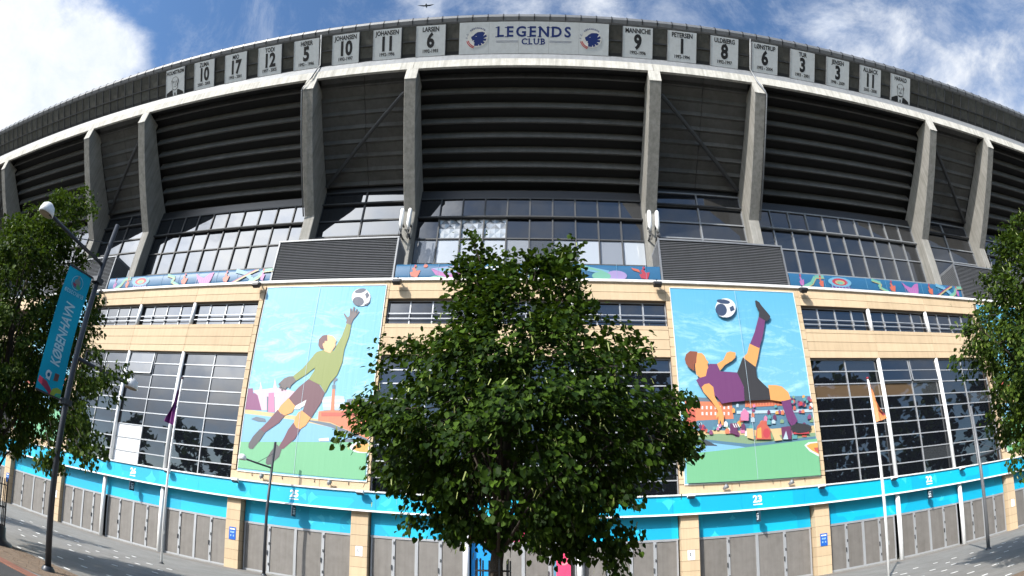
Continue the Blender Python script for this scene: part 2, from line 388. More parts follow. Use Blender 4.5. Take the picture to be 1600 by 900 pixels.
class Art:
    """flat print on a plane: origin o, axes u and v, normal n; every layer a little proud of the one below"""
    def __init__(s, o, u, v, lift=0.004, step=0.0012):
        s.o, s.u, s.v = Vector(o), Vector(u), Vector(v); s.n = s.u.cross(s.v).normalized(); s.k = lift; s.step = step
        s.vs = []; s.fs = []; s.mi = []; s.ms = []
    def _m(s, m):
        if m not in s.ms: s.ms.append(m)
        return s.ms.index(m)
    def pt(s, a, b): return s.o + s.u*a + s.v*b + s.n*s.k
    def poly(s, pts, m):
        o = len(s.vs); s.vs += [s.pt(a, b) for a, b in pts]
        area = sum(pts[i][0]*pts[(i+1) % len(pts)][1] - pts[(i+1) % len(pts)][0]*pts[i][1] for i in range(len(pts)))
        idx = list(range(o, o+len(pts))); s.fs.append(tuple(idx if area > 0 else idx[::-1])); s.mi.append(s._m(m)); s.k += s.step
    def rect(s, a0, a1, b0, b1, m): s.poly([(a0, b0), (a1, b0), (a1, b1), (a0, b1)], m)
    def ell(s, a, b, ra, rb, m, n=20): s.poly([(a+ra*math.cos(2*math.pi*k/n), b+rb*math.sin(2*math.pi*k/n)) for k in range(n)], m)
    def ring(s, a, b, r0, r1, t0, t1, m, n=10, sy=1.0):
        P = [(a+r1*math.cos(rad(t0+(t1-t0)*k/n)), b+sy*r1*math.sin(rad(t0+(t1-t0)*k/n))) for k in range(n+1)]
        P += [(a+r0*math.cos(rad(t1+(t0-t1)*k/n)), b+sy*r0*math.sin(rad(t1+(t0-t1)*k/n))) for k in range(n+1)]
        s.poly(P, m)
    def line(s, pts, w, m):
        for (a0, b0), (a1, b1) in zip(pts[:-1], pts[1:]):
            d = math.hypot(a1-a0, b1-b0) or 1; px, py = -(b1-b0)/d*w/2, (a1-a0)/d*w/2
            s.poly([(a0-px, b0-py), (a1-px, b1-py), (a1+px, b1+py), (a0+px, b0+py)], m); s.k -= s.step*0.7
        s.k += s.step
    def text(s, body, a, b, size, m, xs=1.0, offset=0.0, rot=0.0, shear=0.0, align='CENTER'):
        V, F = text_geo(body, size, xs, offset, shear, align); o = len(s.vs); c, sn = math.cos(rot), math.sin(rot)
        s.vs += [s.pt(a + x*c - y*sn, b + x*sn + y*c) for x, y in V]
        s.fs += [tuple(i+o for i in f) for f in F]; s.mi += [s._m(m)]*len(F); s.k += s.step
    def arc_text(s, body, a, b, r, size, t0, t1, m, offset=0.0):
        for i, ch in enumerate(body):
            t = rad(t0 + (t1-t0)*i/(len(body)-1))
            if ch != ' ': s.text(ch, a+r*math.cos(t), b+r*math.sin(t), size, m, 0.8, offset, t-math.pi/2)
            s.k -= s.step
        s.k += s.step
    def build(s, name, parent): return mesh(name, s.vs, s.fs, s.ms, parent, s.mi)

# ------------------------------------------------------------------ ground
g = mat('asphalt_paving', (0.075, 0.075, 0.06), 0.9, var=0.3, vscale=0.5, bump=0.3, bscale=60, streak=0.0)
tag(mesh('ground', [(-700, -700, 0), (700, -700, 0), (700, 700, 0), (-700, 700, 0)], [(0, 1, 2, 3)], g, loc=(0, 0, 0)), 'grey paved ground around the stadium', None, kind='structure')
PAVE = mat('pale_paving', (0.27, 0.262, 0.248), 0.9, var=0.28, vscale=0.7, bump=0.3, bscale=50)
nt = PAVE.node_tree; b = nt.nodes['Principled BSDF']
geo = nt.nodes.new('ShaderNodeNewGeometry'); br = nt.nodes.new('ShaderNodeTexBrick')
br.inputs['Scale'].default_value = 1.0; br.inputs['Mortar Size'].default_value = 0.012; br.inputs['Brick Width'].default_value = 0.6; br.inputs['Row Height'].default_value = 0.3
br.inputs['Color1'].default_value = (0.27, 0.262, 0.248, 1); br.inputs['Color2'].default_value = (0.24, 0.233, 0.22, 1); br.inputs['Mortar'].default_value = (0.2, 0.19, 0.175, 1)
nt.links.new(geo.outputs['Position'], br.inputs['Vector'])
old = b.inputs['Base Color'].links[0].from_node
nt.links.new(br.outputs['Color'], old.inputs['A'])
pav = tag(mesh('pavement', [(-90, -18.25, 0.004), (90, -18.25, 0.004), (90, 0.8, 0.004), (-90, 0.8, 0.004)], [(0, 1, 2, 3)], PAVE), 'pale grey paved forecourt along the foot of the stadium', None, kind='structure')
OCHRE = mat('ochre_paver', (0.30, 0.20, 0.12), 0.9, var=0.3, vscale=3)
mb = MB()
for yy in (-0.75, -1.15):
    mb.add([(-70, yy, 0.008), (70, yy, 0.008), (70, yy+0.07, 0.008), (-70, yy+0.07, 0.008)], [(0, 1, 2, 3)])
mb.build('paver_line', OCHRE, pav)
mb = MB()
for j, yy in enumerate((-16.0, -14.7, -13.4, -12.2, -10.9, -9.7, -8.5, -7.3)):
    for i in range(-46, 47):
        x = i*1.12 + (0.4 if j % 2 else 0) + random.uniform(-.05, .05)
        w = random.uniform(.10, .15); h = .028
        if random.random() < .3: continue
        mb.box(x-w, x+w, yy-h, yy+h, 0.002, 0.014)
tag(mb.build('paving_mark', WHITE, pav), None, None, kind='stuff')
GRAVEL = mat('gravel_bed', (0.27, 0.195, 0.135), 0.95, var=0.5, vscale=6, bump=1.0, bscale=90)
poly = []
for i in range(25):
    a = math.pi*i/24; poly.append((-11.2 + 26*1.0*0 + 2.6*math.cos(a)*1.0, -17.25 + 1.0*math.sin(a)))
def bed(cx, cy, rx, ry):
    n = 40; vs = [(cx, cy, 0.02)] + [(cx + rx*(abs(math.cos(2*math.pi*k/n))**.7)*(1 if math.cos(2*math.pi*k/n) >= 0 else -1), cy + ry*(abs(math.sin(2*math.pi*k/n))**.7)*(1 if math.sin(2*math.pi*k/n) >= 0 else -1), 0.012) for k in range(n)]
    fs = [(0, 1+k, 1+(k+1) % n) for k in range(n)]
    o = tag(mesh('gravel', vs, fs, GRAVEL), 'brown gravel bed around the street tree and lamp post', None, kind='structure')
    m2 = MB()
    for k in range(260):
        a = random.uniform(0, 6.28); r = math.sqrt(random.random())*.93
        px, py = cx+rx*r*math.cos(a), cy+ry*r*math.sin(a); q = random.uniform(.012, .03)
        m2.add([(px-q, py-q, .012), (px+q, py-q*.6, .012), (px+q*.7, py+q, .012), (px-q*.8, py+q*.7, .012), (px, py, .012+q)], [(0, 1, 4), (1, 2, 4), (2, 3, 4), (3, 0, 4)])
    tag(m2.build('pebble', GRAVEL, o), None, None, kind='stuff')
for cx in (-12.0, 0.6, 13.4): bed(cx, -17.25, 4.1, 1.02)
KERB = mat('brick_kerb', (0.26, 0.11, 0.07), 0.85, var=0.35, vscale=4)
mb = MB(); mb.box(-90, 90, -18.62, -18.28, -0.1, 0.03); mb.build('kerb', KERB, pav)
ROADM = mat('road_asphalt', (0.055, 0.054, 0.053), 0.9, var=0.3, vscale=1.0, bump=0.4, bscale=80)
tag(mesh('road', [(-700, -30, 0.005), (700, -30, 0.005), (700, -18.62, 0.005), (-700, -18.62, 0.005)], [(0, 1, 2, 3)], ROADM), 'dark asphalt road beside the forecourt', None, kind='structure')

# ------------------------------------------------------------------ stadium
S = thing('stadium', 'large concrete football stadium with tan stone facade and raking columns', 'stadium')
GX = [7.62, 14.67, 29.82, 36.87, 52.02, 59.07]
BAYS = [(-7.62, 7.62, 'W')]
for i in range(5):
    t = 'N' if i % 2 == 0 else 'W'
    BAYS += [(GX[i], GX[i+1], t), (-GX[i+1], -GX[i], t)]
M_ = 0.41
# backing wall and stone panels
def panel(x0, x1, z0, z1, y=-0.03):
    box('stone_panel', x0+.010, x1-.010, y, 0.04, z0+.012, z1-.012, STONE, S)
wall = MB()
for x0, x1, t in BAYS:
    if abs((x0+x1)/2) > 52: 
        wall.box(x0, x1, 0.04, 0.5, 0, 15.62); continue
    if t == 'W':
        a, b = x0+M_, x1-M_
        wall.box(a, b, 0.041, 0.5, 14.58, 15.60); wall.box(a, b, 0.041, 0.5, 11.46, 13.16)
        third = (b-a)/3
        for k in range(3):
            p, q = a+k*third, a+(k+1)*third
            if abs((p+q)/2) > 46: continue
            for z0, z1 in ((15.04, 15.60), (14.58, 15.04), (12.92, 13.16), (12.40, 12.92), (11.87, 12.40), (11.46, 11.87)): panel(p, q, z0, z1)
    else:
        a, b = x0-M_, x1+M_
        wall.box(a, b, 0.041, 0.5, 4.60, 15.60)
        for p, q in ((a, a+.30), (b-.30, b)):
            z = 15.60
            while z > 5.2:
                panel(p, q, max(z-.512, 5.10), z); z -= .512
        for k in range(3): panel(a+k*(b-a)/3, a+(k+1)*(b-a)/3, 4.62, 5.08)
        panel(a+.30, b-.30, 15.38, 15.60); 
wall.build('wall', JOINT, S)
box('coping', -60, 60, -0.16, 0.35, 15.60, 15.74, COPING, S)
box('terrace', -60, 60, 0.35, 4.6, 15.40, 15.70, CONCRETE, S)

# ---- windows
def window(name, x0, x1, z0, z1, cols, rows, y, fr, bar, gl, frame_m=ALU, glassfn=None, pane='pane', tilt=None, depth=0.07):
    """frame of stiles and transoms, with every pane a piece of its own"""
    mb = MB()
    for c in cols: mb.box(c-bar/2, c+bar/2, y-depth, y+.05, z0, z1)
    for r in rows[1:-1]: mb.box(x0, x1, y-depth*.8, y+.045, r-bar/2, r+bar/2)
    for r in (rows[0], rows[-1]): mb.box(x0, x1, y-depth*.9, y+.048, r-fr/2, r+fr/2)
    w = mb.build(name, frame_m, S)
    for i in range(len(cols)-1):
        for j in range(len(rows)-1):
            m = gl
            if glassfn:
                m = glassfn(i, j) or gl
            a, b = cols[i]+bar/2, cols[i+1]-bar/2; c, d = rows[j]+bar/2, rows[j+1]-bar/2
            rot = (rad(random.gauss(0, .35)), 0, rad(random.gauss(0, .35)))
            yy = y
            if tilt and tilt(i, j): continue
            box(pane, a, b, yy-.006, yy+.006, c, d, m, w, rot)
    return w
BIGROWS = [4.62, 5.34, 6.14, 6.94, 7.72, 8.54, 9.26, 10.04, 10.75, 11.44]
for x0, x1, t in BAYS:
    c = (x0+x1)/2
    if t != 'W' or abs(c) > 46: continue
    a, b = x0+M_, x1-M_
    third = (b-a)/3
    cols = [a + third*k/2 for k in range(7)]
    L = c < -10; Rr = c > 10
    def gf(i, j, c=c):
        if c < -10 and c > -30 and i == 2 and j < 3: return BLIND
        if abs(c) < 8: return GLASS
        if c > 10 and random.random() < .10: return GLASSDIM
        if c > 10 and j in (6,) and i in (0, 1, 2, 3): return TANROOM
        if c > 10 and j == 7 and i in (2, 3): return TANROOM
        return None
    openp = (lambda i, j: (i == 2 and j in (7, 8))) if (L and c > -30) else ((lambda i, j: i in (2, 3) and j in (7, 8)) if (Rr and c < 30) else None)
    if abs(c) > 40: 
        continue
    w = window('window', a, b, 4.62, 11.44, cols, BIGROWS, 0.25, 0.08, 0.06, GLASS, glassfn=gf, tilt=openp)
    if openp:                                          # top-hung sashes that stand open
        for i in ((2,) if L else (2, 3)):
            p, q = cols[i]+.05, cols[i+1]-.05
            mb = MB(); h = BIGROWS[9]-BIGROWS[7]-.06
            for u0, u1, v0, v1 in ((p, q, -.05, 0), (p, q, -h, -h+.06), (p, q, -h/2-.02, -h/2+.02), (p, p+.05, -h, 0), (q-.05, q, -h, 0)): mb.box(u0-(p+q)/2, u1-(p+q)/2, -.03, .03, v0, v1)
            me = bpy.data.meshes.new('sash'); me.from_pydata([tuple(v) for v in mb.v], [], mb.f); me.materials.append(ALU)
            piv = (0.5*(p+q), 0.16, BIGROWS[9]-.02)
            sh = link('sash', me, w, piv, (rad(-3), 0, 0))
            gm = bpy.data.meshes.new('pane'); hw = (q-p)/2-.05
            gm.from_pydata([(-hw, 0, -h+.05), (hw, 0, -h+.05), (hw, 0, -.04), (-hw, 0, -.04)], [], [(0, 1, 2, 3)]); gm.materials.append(GLASS)
            link('pane', gm, w, piv, (rad(-3), 0, 0))
    # round white mullions between the thirds, big and small window
    for k in (1, 2):
        x = a+k*third
        for z0, z1 in ((4.62, 11.46), (13.18, 14.56)):
            m2 = MB(); m2.tube([(x, 0.10, z0), (x, 0.10, z1)], 0.125, 14); m2.build('mullion', WHITE, S, True)
    # strip window with two guard rails
    cols = [a + third*k/4 for k in range(13)]
    window('strip_window', a, b, 13.18, 14.56, cols, [13.18, 14.56], 0.30, 0.07, 0.07, GLASS)
    m2 = MB()
    for zz in (13.52, 13.80): m2.box(a, b, 0.12, 0.155, zz-.022, zz+.022)
    for cx in cols[1:-1]: m2.box(cx-.02, cx+.02, 0.155, 0.26, 13.46, 13.86)
    m2.build('guard_rail', ALU, S)
    box('reveal', a, b, 0.36, 0.5, 4.6, 11.46, BLACK, S); box('reveal', a, b, 0.42, 0.5, 13.16, 14.58, BLACK, S)
    if L or Rr:
        pass

# ---- upper glazing, beams, treads of the stand, columns
YG = 4.0
for x0, x1, t in BAYS:
    a, b = x0+.36, x1-.36; c = (x0+x1)/2
    if abs(c) > 56: continue
    if t == 'W':
        rows = [15.7, 18.97, 20.79, 22.37, 23.95]
        cols = [a+(b-a)*k/10 for k in range(11)]
        def gf(i, j, c=c):
            if abs(c) > 8: return None
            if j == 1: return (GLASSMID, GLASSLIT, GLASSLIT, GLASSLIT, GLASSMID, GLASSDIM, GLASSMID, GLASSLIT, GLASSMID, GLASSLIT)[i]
            if j == 2 and i in (1, 2, 3): return None
            if j == 2 and i in (4, 5): return GLASS
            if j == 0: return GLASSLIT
            return None
        if abs(c) < 46:
            w = window('upper_window', a, b, 15.7, 23.95, cols, rows, YG, 0.10, 0.085, GLASSUP, DARKMETAL if c < 10 else GREYMETAL, gf, 'upper_pane', depth=0.12,
                       tilt=(lambda i, j: j == 2 and i in (1, 2, 3)) if abs(c) < 8 else None)
            if abs(c) < 8:                              # pale and grey zigzag facets in place of three panes
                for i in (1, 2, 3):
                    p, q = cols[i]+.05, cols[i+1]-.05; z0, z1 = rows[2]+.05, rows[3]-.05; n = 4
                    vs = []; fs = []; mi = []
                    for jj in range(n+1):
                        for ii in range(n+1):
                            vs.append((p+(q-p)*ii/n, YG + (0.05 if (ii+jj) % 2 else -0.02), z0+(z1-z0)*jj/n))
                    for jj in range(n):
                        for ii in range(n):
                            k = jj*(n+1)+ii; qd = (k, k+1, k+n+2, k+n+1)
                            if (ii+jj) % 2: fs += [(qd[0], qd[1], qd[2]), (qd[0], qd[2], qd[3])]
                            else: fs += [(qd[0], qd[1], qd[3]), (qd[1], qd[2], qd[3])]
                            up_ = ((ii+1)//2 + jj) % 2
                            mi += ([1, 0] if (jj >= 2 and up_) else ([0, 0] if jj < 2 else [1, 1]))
                    mesh('faceted_pane', vs, fs, [GLASSLIT, GLASSMID], w, mi)
            m2 = MB(); m2.tube([(a, YG-.22, 22.37), (b, YG-.22, 22.37)], 0.075, 8)
            for k in range(0, 11, 2): m2.box(cols[k]-.03, cols[k]+.03, YG-.2, YG-.05, 22.30, 22.44)
            m2.build('rail', DARKMETAL if c < 10 else GREYMETAL, S)
        box('head_beam', a, b, YG-.05, YG+.35, 24.0, 24.62, BLACK, S)
        for i in range(9):
            y, z = -1.75+.775*i, 29.72-.645*i
            m2 = MB()
            m2.prism([(y, z), (y+.14, z+.01), (y+.30, z+.62), (y+.14, z+.62), (y+.01, z+.16)], a-.02, b+.02)
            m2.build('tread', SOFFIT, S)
    else:
        rows = [15.7, 19.7, 21.17, 22.42, 23.75, 24.83]
        window('upper_window', a, b, 15.7, 24.83, [a, (a+b)/2, b], rows, YG, 0.10, 0.10, GLASSUP, DARKMETAL if c < 0 else GREYMETAL, None, 'upper_pane', depth=0.12)
        m2 = MB(); m2.tube([(a, YG-.2, 23.75), (b, YG-.2, 23.75)], 0.075, 8); m2.build('rail', DARKMETAL, S)
        box('head_beam', a, b, YG-.03, YG+.35, 24.88, 25.62, BLACK, S)
        mid = (a+b)/2
        for i in range(8):
            y, z = -1.75+.775*i, 29.74-.645*i
            for p, q in ((a-.02, mid-.015), (mid+.015, b+.02)):
                m2 = MB()
                m2.prism([(y, z), (y+.16, z), (y+.16, z+.70), (y-.61, z+.70), (y-.61, z+.60), (y-.05, z+.30)], p, q)
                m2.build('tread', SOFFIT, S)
        s = 1 if c > 0 else -1
        m2 = MB(); m2.tube([(c-s*2.95, -1.55, 28.75), (c+s*3.05, 3.55, 25.15)], 0.15, 8); m2.build('brace', DARKMETAL, S)
COLP = [(-2.74, 29.72), (-2.74, 28.71), (3.0, 22.30), (3.0, 15.68), (4.4, 15.68), (4.4, 24.25), (4.15, 24.85), (-1.1, 29.25), (-1.1, 29.72)]
for g_ in GX:
    for sx in (-1, 1):
        m2 = MB(); m2.prism(COLP, sx*g_-.38, sx*g_+.38); c_ = m2.build('column', CONCRETE, S)
        box('sunlit_plate', sx*g_-.385, sx*g_+.385, -2.775, -2.70, 28.72, 29.695, BAND, S)  # added paler plate: sunlight on the column head put into its colour
        bv = c_.modifiers.new('edge', 'BEVEL'); bv.width = 0.03; bv.segments = 1
for k, (x0, x1) in enumerate([(-64, -59.07), (-59.07, -52.02), (-52.02, -36.87), (-36.87, -29.82), (-29.82, -14.67), (-14.67, -7.62), (-7.62, 7.62), (7.62, 14.67), (14.67, 29.82), (29.82, 36.87), (36.87, 52.02), (52.02, 59.07), (59.07, 64)]):
    m2 = MB(); m2.prism([(-2.78, 29.70), (-2.78, 30.42), (-2.45, 30.42), (-2.45, 29.95), (-2.58, 29.70)], x0+.012, x1-.012); m2.build('edge_beam', BAND, S)
    m2 = MB(); m2.prism([(-2.74, 30.425), (-2.60, 31.22), (-2.3, 31.22), (-2.3, 30.425)], x0+.006, x1-.006); m2.build('flashing', GREYMETAL, S)
m2 = MB(); m2.prism([(-2.25, 30.43), (-2.5, 31.1), (-3.95, 32.7), (-3.9, 33.2), (12, 36.3), (26, 30), (26, 0), (4.9, 0), (4.9, 25.2), (-1.3, 30.40)], -64, 64); m2.build('stand', mat('stand_shell', (0.03, 0.03, 0.03), 0.95), S)  # near black: the deep shade between the treads is put into this colour

# ---- leaning fascia: mesh panels, bars, gutter
FA = Vector((0, -2.60, 31.20)); FB = Vector((0, -4.15, 32.80))
FD = (FB-FA).normalized(); FN = Vector((0, -FD.z, FD.y)); FH = (FB-FA).length
def fpt(x, v, n): p = FA + FD*v + FN*n; return (x, p.y, p.z)
def fbox(mb, x0, x1, v0, v1, n0, n1, mi=0):
    mb.add([fpt(x, v, n) for x in (x0, x1) for v in (v0, v1) for n in (n0, n1)], BOXF, mi)
FM = 0.99
SIGNX = [6.72+2.97*i for i in range(8)]
def covered(x):
    if abs(x) < 4.8: return True
    return any(abs(abs(x)-s) < 0.9 for s in SIGNX)
m2 = MB(); fbox(m2, -62, 62, 0, FH+.1, -.12, -.06); m2.build('fascia', BLACK, S)
bars = MB()
for k in range(-58, 58):
    xb = 0.78+FM*k if k >= 0 else -(0.78+FM*(-k-1))
    if not (abs(xb) < 4.7): fbox(bars, xb-.045, xb+.045, 0, FH, -.05, .03)
    x0 = xb; x1 = xb + (FM if k >= 0 else -FM)
    if k == -1: x1 = 0.78
    xm = (x0+x1)/2
    if covered(xm): continue
    for v0, v1 in ((.04, FH/2-.06), (FH/2+.06, FH-.02)):
        mb = MB(); fbox(mb, min(x0, x1)+.06, max(x0, x1)-.06, v0, v1, -.055, -.015); mb.build('fascia_panel', GRILLE, S)
fbox(bars, -60, 60, FH/2-.05, FH/2+.05, -.045, .045)
fbox(bars, -60, 60, 0.0, 0.04, -.045, .05)
tag(bars.build('fascia_bar', DARKMETAL, S), None, None, kind='stuff')
for k in range(-60, 60):
    x0 = k*1.0
    m2 = MB(); m2.prism([(-4.02, 32.78), (-4.26, 32.86), (-4.44, 33.05), (-4.47, 33.25), (-4.38, 33.42), (-4.2, 33.47), (-3.9, 33.42), (-3.8, 33.0)], x0+.012, x0+.988)
    m2.build('gutter', GUTTER, S, False)
m2 = MB()
for k in range(-60, 61): m2.prism([(-4.0, 32.9), (-4.3, 32.88), (-4.48, 33.05), (-4.50, 33.25), (-4.41, 33.45), (-4.2, 33.50), (-3.9, 33.45)], k-.025, k+.025)
tag(m2.build('gutter_bracket', BLACK, S), None, None, kind='stuff')
# downpipes of two columns
for sx in (-1, 1):
    x = sx*14.55
    m2 = MB(); m2.tube([(x, -4.25, 32.9), (x, -2.72, 31.25), (x, -2.90, 30.5), (x+sx*.1, -2.92, 29.75), (x+sx*.45, -2.90, 28.85), (x+sx*.53, -2.80, 28.6), (x+sx*.53, 2.9, 22.25)], .055, 8)
    m2.build('downpipe', GREYMETAL, S, True)

# ---- ground floor: pillars of stone blocks, doors, posts, blue panels
for g_ in GX[:5]:
    for sx in (-1, 1):
        x = sx*g_ + (0.02*sx)
        p = box('pillar', x-.41, x+.41, -0.005, 0.6, 0, 3.68, JOINT, S)
        zs = [0.0, .46, .97, 1.46, 1.98, 2.50, 3.01, 3.52, 3.66]
        for z0, z1 in zip(zs[:-1], zs[1:]):
            box('stone_block', x-.43, x+.43, -0.03, 0.58, z0+.007, z1-.007, STONE, p)
DOORC = {}
def door(x0, x1, y, hinge):
    w = x1-x0; key = round(w, 2)
    o = box('door', x0+.05, x1-.05, y, y+.04, 0.10, 2.46, MESHDOOR, S)
    if key not in DOORC:
        mb = MB()
        for a0, a1, z0, z1 in ((-w/2, -w/2+.075, -1.24, 1.24), (w/2-.075, w/2, -1.24, 1.24), (-w/2+.075, w/2-.075, 1.17, 1.24), (-w/2+.075, w/2-.075, -1.24, -1.15)): mb.box(a0, a1, -.045, .03, z0, z1)
        me = bpy.data.meshes.new('door_frame'); me.from_pydata([tuple(v) for v in mb.v], [], mb.f); me.materials.append(ALU); DOORC[key] = me
    f = link('door_frame', DOORC[key], o, ((x0+x1)/2, y, 1.28))
    if hinge:
        box('handle', x1-.09, x1-.05, y-.11, y-.045, .98, 1.22, DARKMETAL, o)
    else:
        for zz in (.45, 1.5, 2.2): box('hinge', x0+.0, x0+.05, y-.075, y-.046, zz, zz+.14, DARKMETAL, o)
for x0, x1, t in BAYS:
    c = (x0+x1)/2
    if abs(c) > 46: continue
    a, b = x0+.45, x1-.45
    y = 0.30 if t == 'W' else 0.42
    if t == 'W':
        cuts = [x0, x0+(x1-x0)/3, x0+2*(x1-x0)/3, x1]
        cuts[0] += .45; cuts[3] -= .45
        segs = list(zip(cuts[:-1], cuts[1:]))
        for x in cuts[1:3]:
            m2 = MB(); m2.tube([(x, -0.02, 0), (x, -0.02, 3.66)], .135, 16); m2.build('post', WHITE, S, True)
    else: segs = [(a, b)]
    for p, q in segs:
        centre = abs((p+q)/2) < 1
        n = 4
        pp, qq = p+.14 if p != a else p+.05, q-.14 if q != b else q-.05
        if t == 'W' and p in (cuts[1], cuts[2]): pass
        for k in range(n):
            d0, d1 = pp+(qq-pp)*k/n, pp+(qq-pp)*(k+1)/n
            if centre and k == 0:
                o = box('door', d0+.05, d1-.05, y, y+.04, 0.10, 2.46, ink('sky_blue_board', (0, 150, 225)), S); continue
            door(d0, d1, y, k in (0, 2))
        box('blue_panel', p+.02, q-.02, y-.02, y+.1, 2.56, 3.64, PINKPRINT if centre else BLUEPRINT, S)
        box('door_head', p, q, y-.05, y+.12, 2.50, 2.555, ALU, S)
        box('plinth', p, q, y-.06, y+.1, 0.004, .045, CONCRETE, S)
for k in range(-13, 13):
    x0, x1 = k*3.4, (k+1)*3.4
    box('blue_fascia', x0+.004, x1-.004, -.27, -.2, 3.70, 4.53, BLUEPRINT, S)
m2 = MB(); m2.box(-46, 46, -.2, .45, 3.66, 4.56); m2.build('canopy', DARKMETAL, S)
box('canopy_edge', -46, 46, -.31, -.19, 3.62, 3.70, WHITE, S)
box('canopy_top', -46, 46, -.36, .02, 4.53, 4.60, COPING, S)
ps = Art((0, .26, 0), (1, 0, 0), (0, 0, 1))

# ---- louvred plant screens on the ledge
for sx in (-1, 1):
    for xa, xb, in ((7.12, 14.70), (28.95, 37.6)):
        a, b = (xa, xb) if sx > 0 else (-xb, -xa)
        y0 = 0.06
        m2 = MB(); m2.box(a+.05, b-.05, y0+.09, y0+1.75, 15.71, 18.40); sc = m2.build('plant_screen', mat('louvre_back', (0.07, 0.072, 0.075), 0.8), S)
        m3 = MB()
        m3.box(a, a+.09, y0-.02, y0+.1, 15.72, 18.42); m3.box(b-.09, b, y0-.02, y0+.1, 15.72, 18.42); m3.box(a, b, y0-.03, y0+1.78, 18.40, 18.50)
        m3.box(a-.005, a+.05, y0+.1, y0+1.76, 18.3, 18.4); m3.box(b-.05, b+.005, y0+.1, y0+1.76, 18.3, 18.4)
        m3.build('screen_frame', LOUVRE, sc)
        m4 = MB(); n = 24
        for k in range(n):
            z = 15.76+k*(18.38-15.76)/n; h = (18.38-15.76)/n
            m4.prism([(y0+.005, z), (y0+.075, z+h*.72), (y0+.088, z+h*.72), (y0+.018, z-.002)], a+.09, b-.09)
            for e0, e1 in ((a-.002, a+.048), (b-.048, b+.002)):
                m4.box(e0, e1, y0+.12, y0+1.7, z, z+h*.55)
        tag(m4.build('slats', LOUVRE, sc), None, None, kind='stuff')

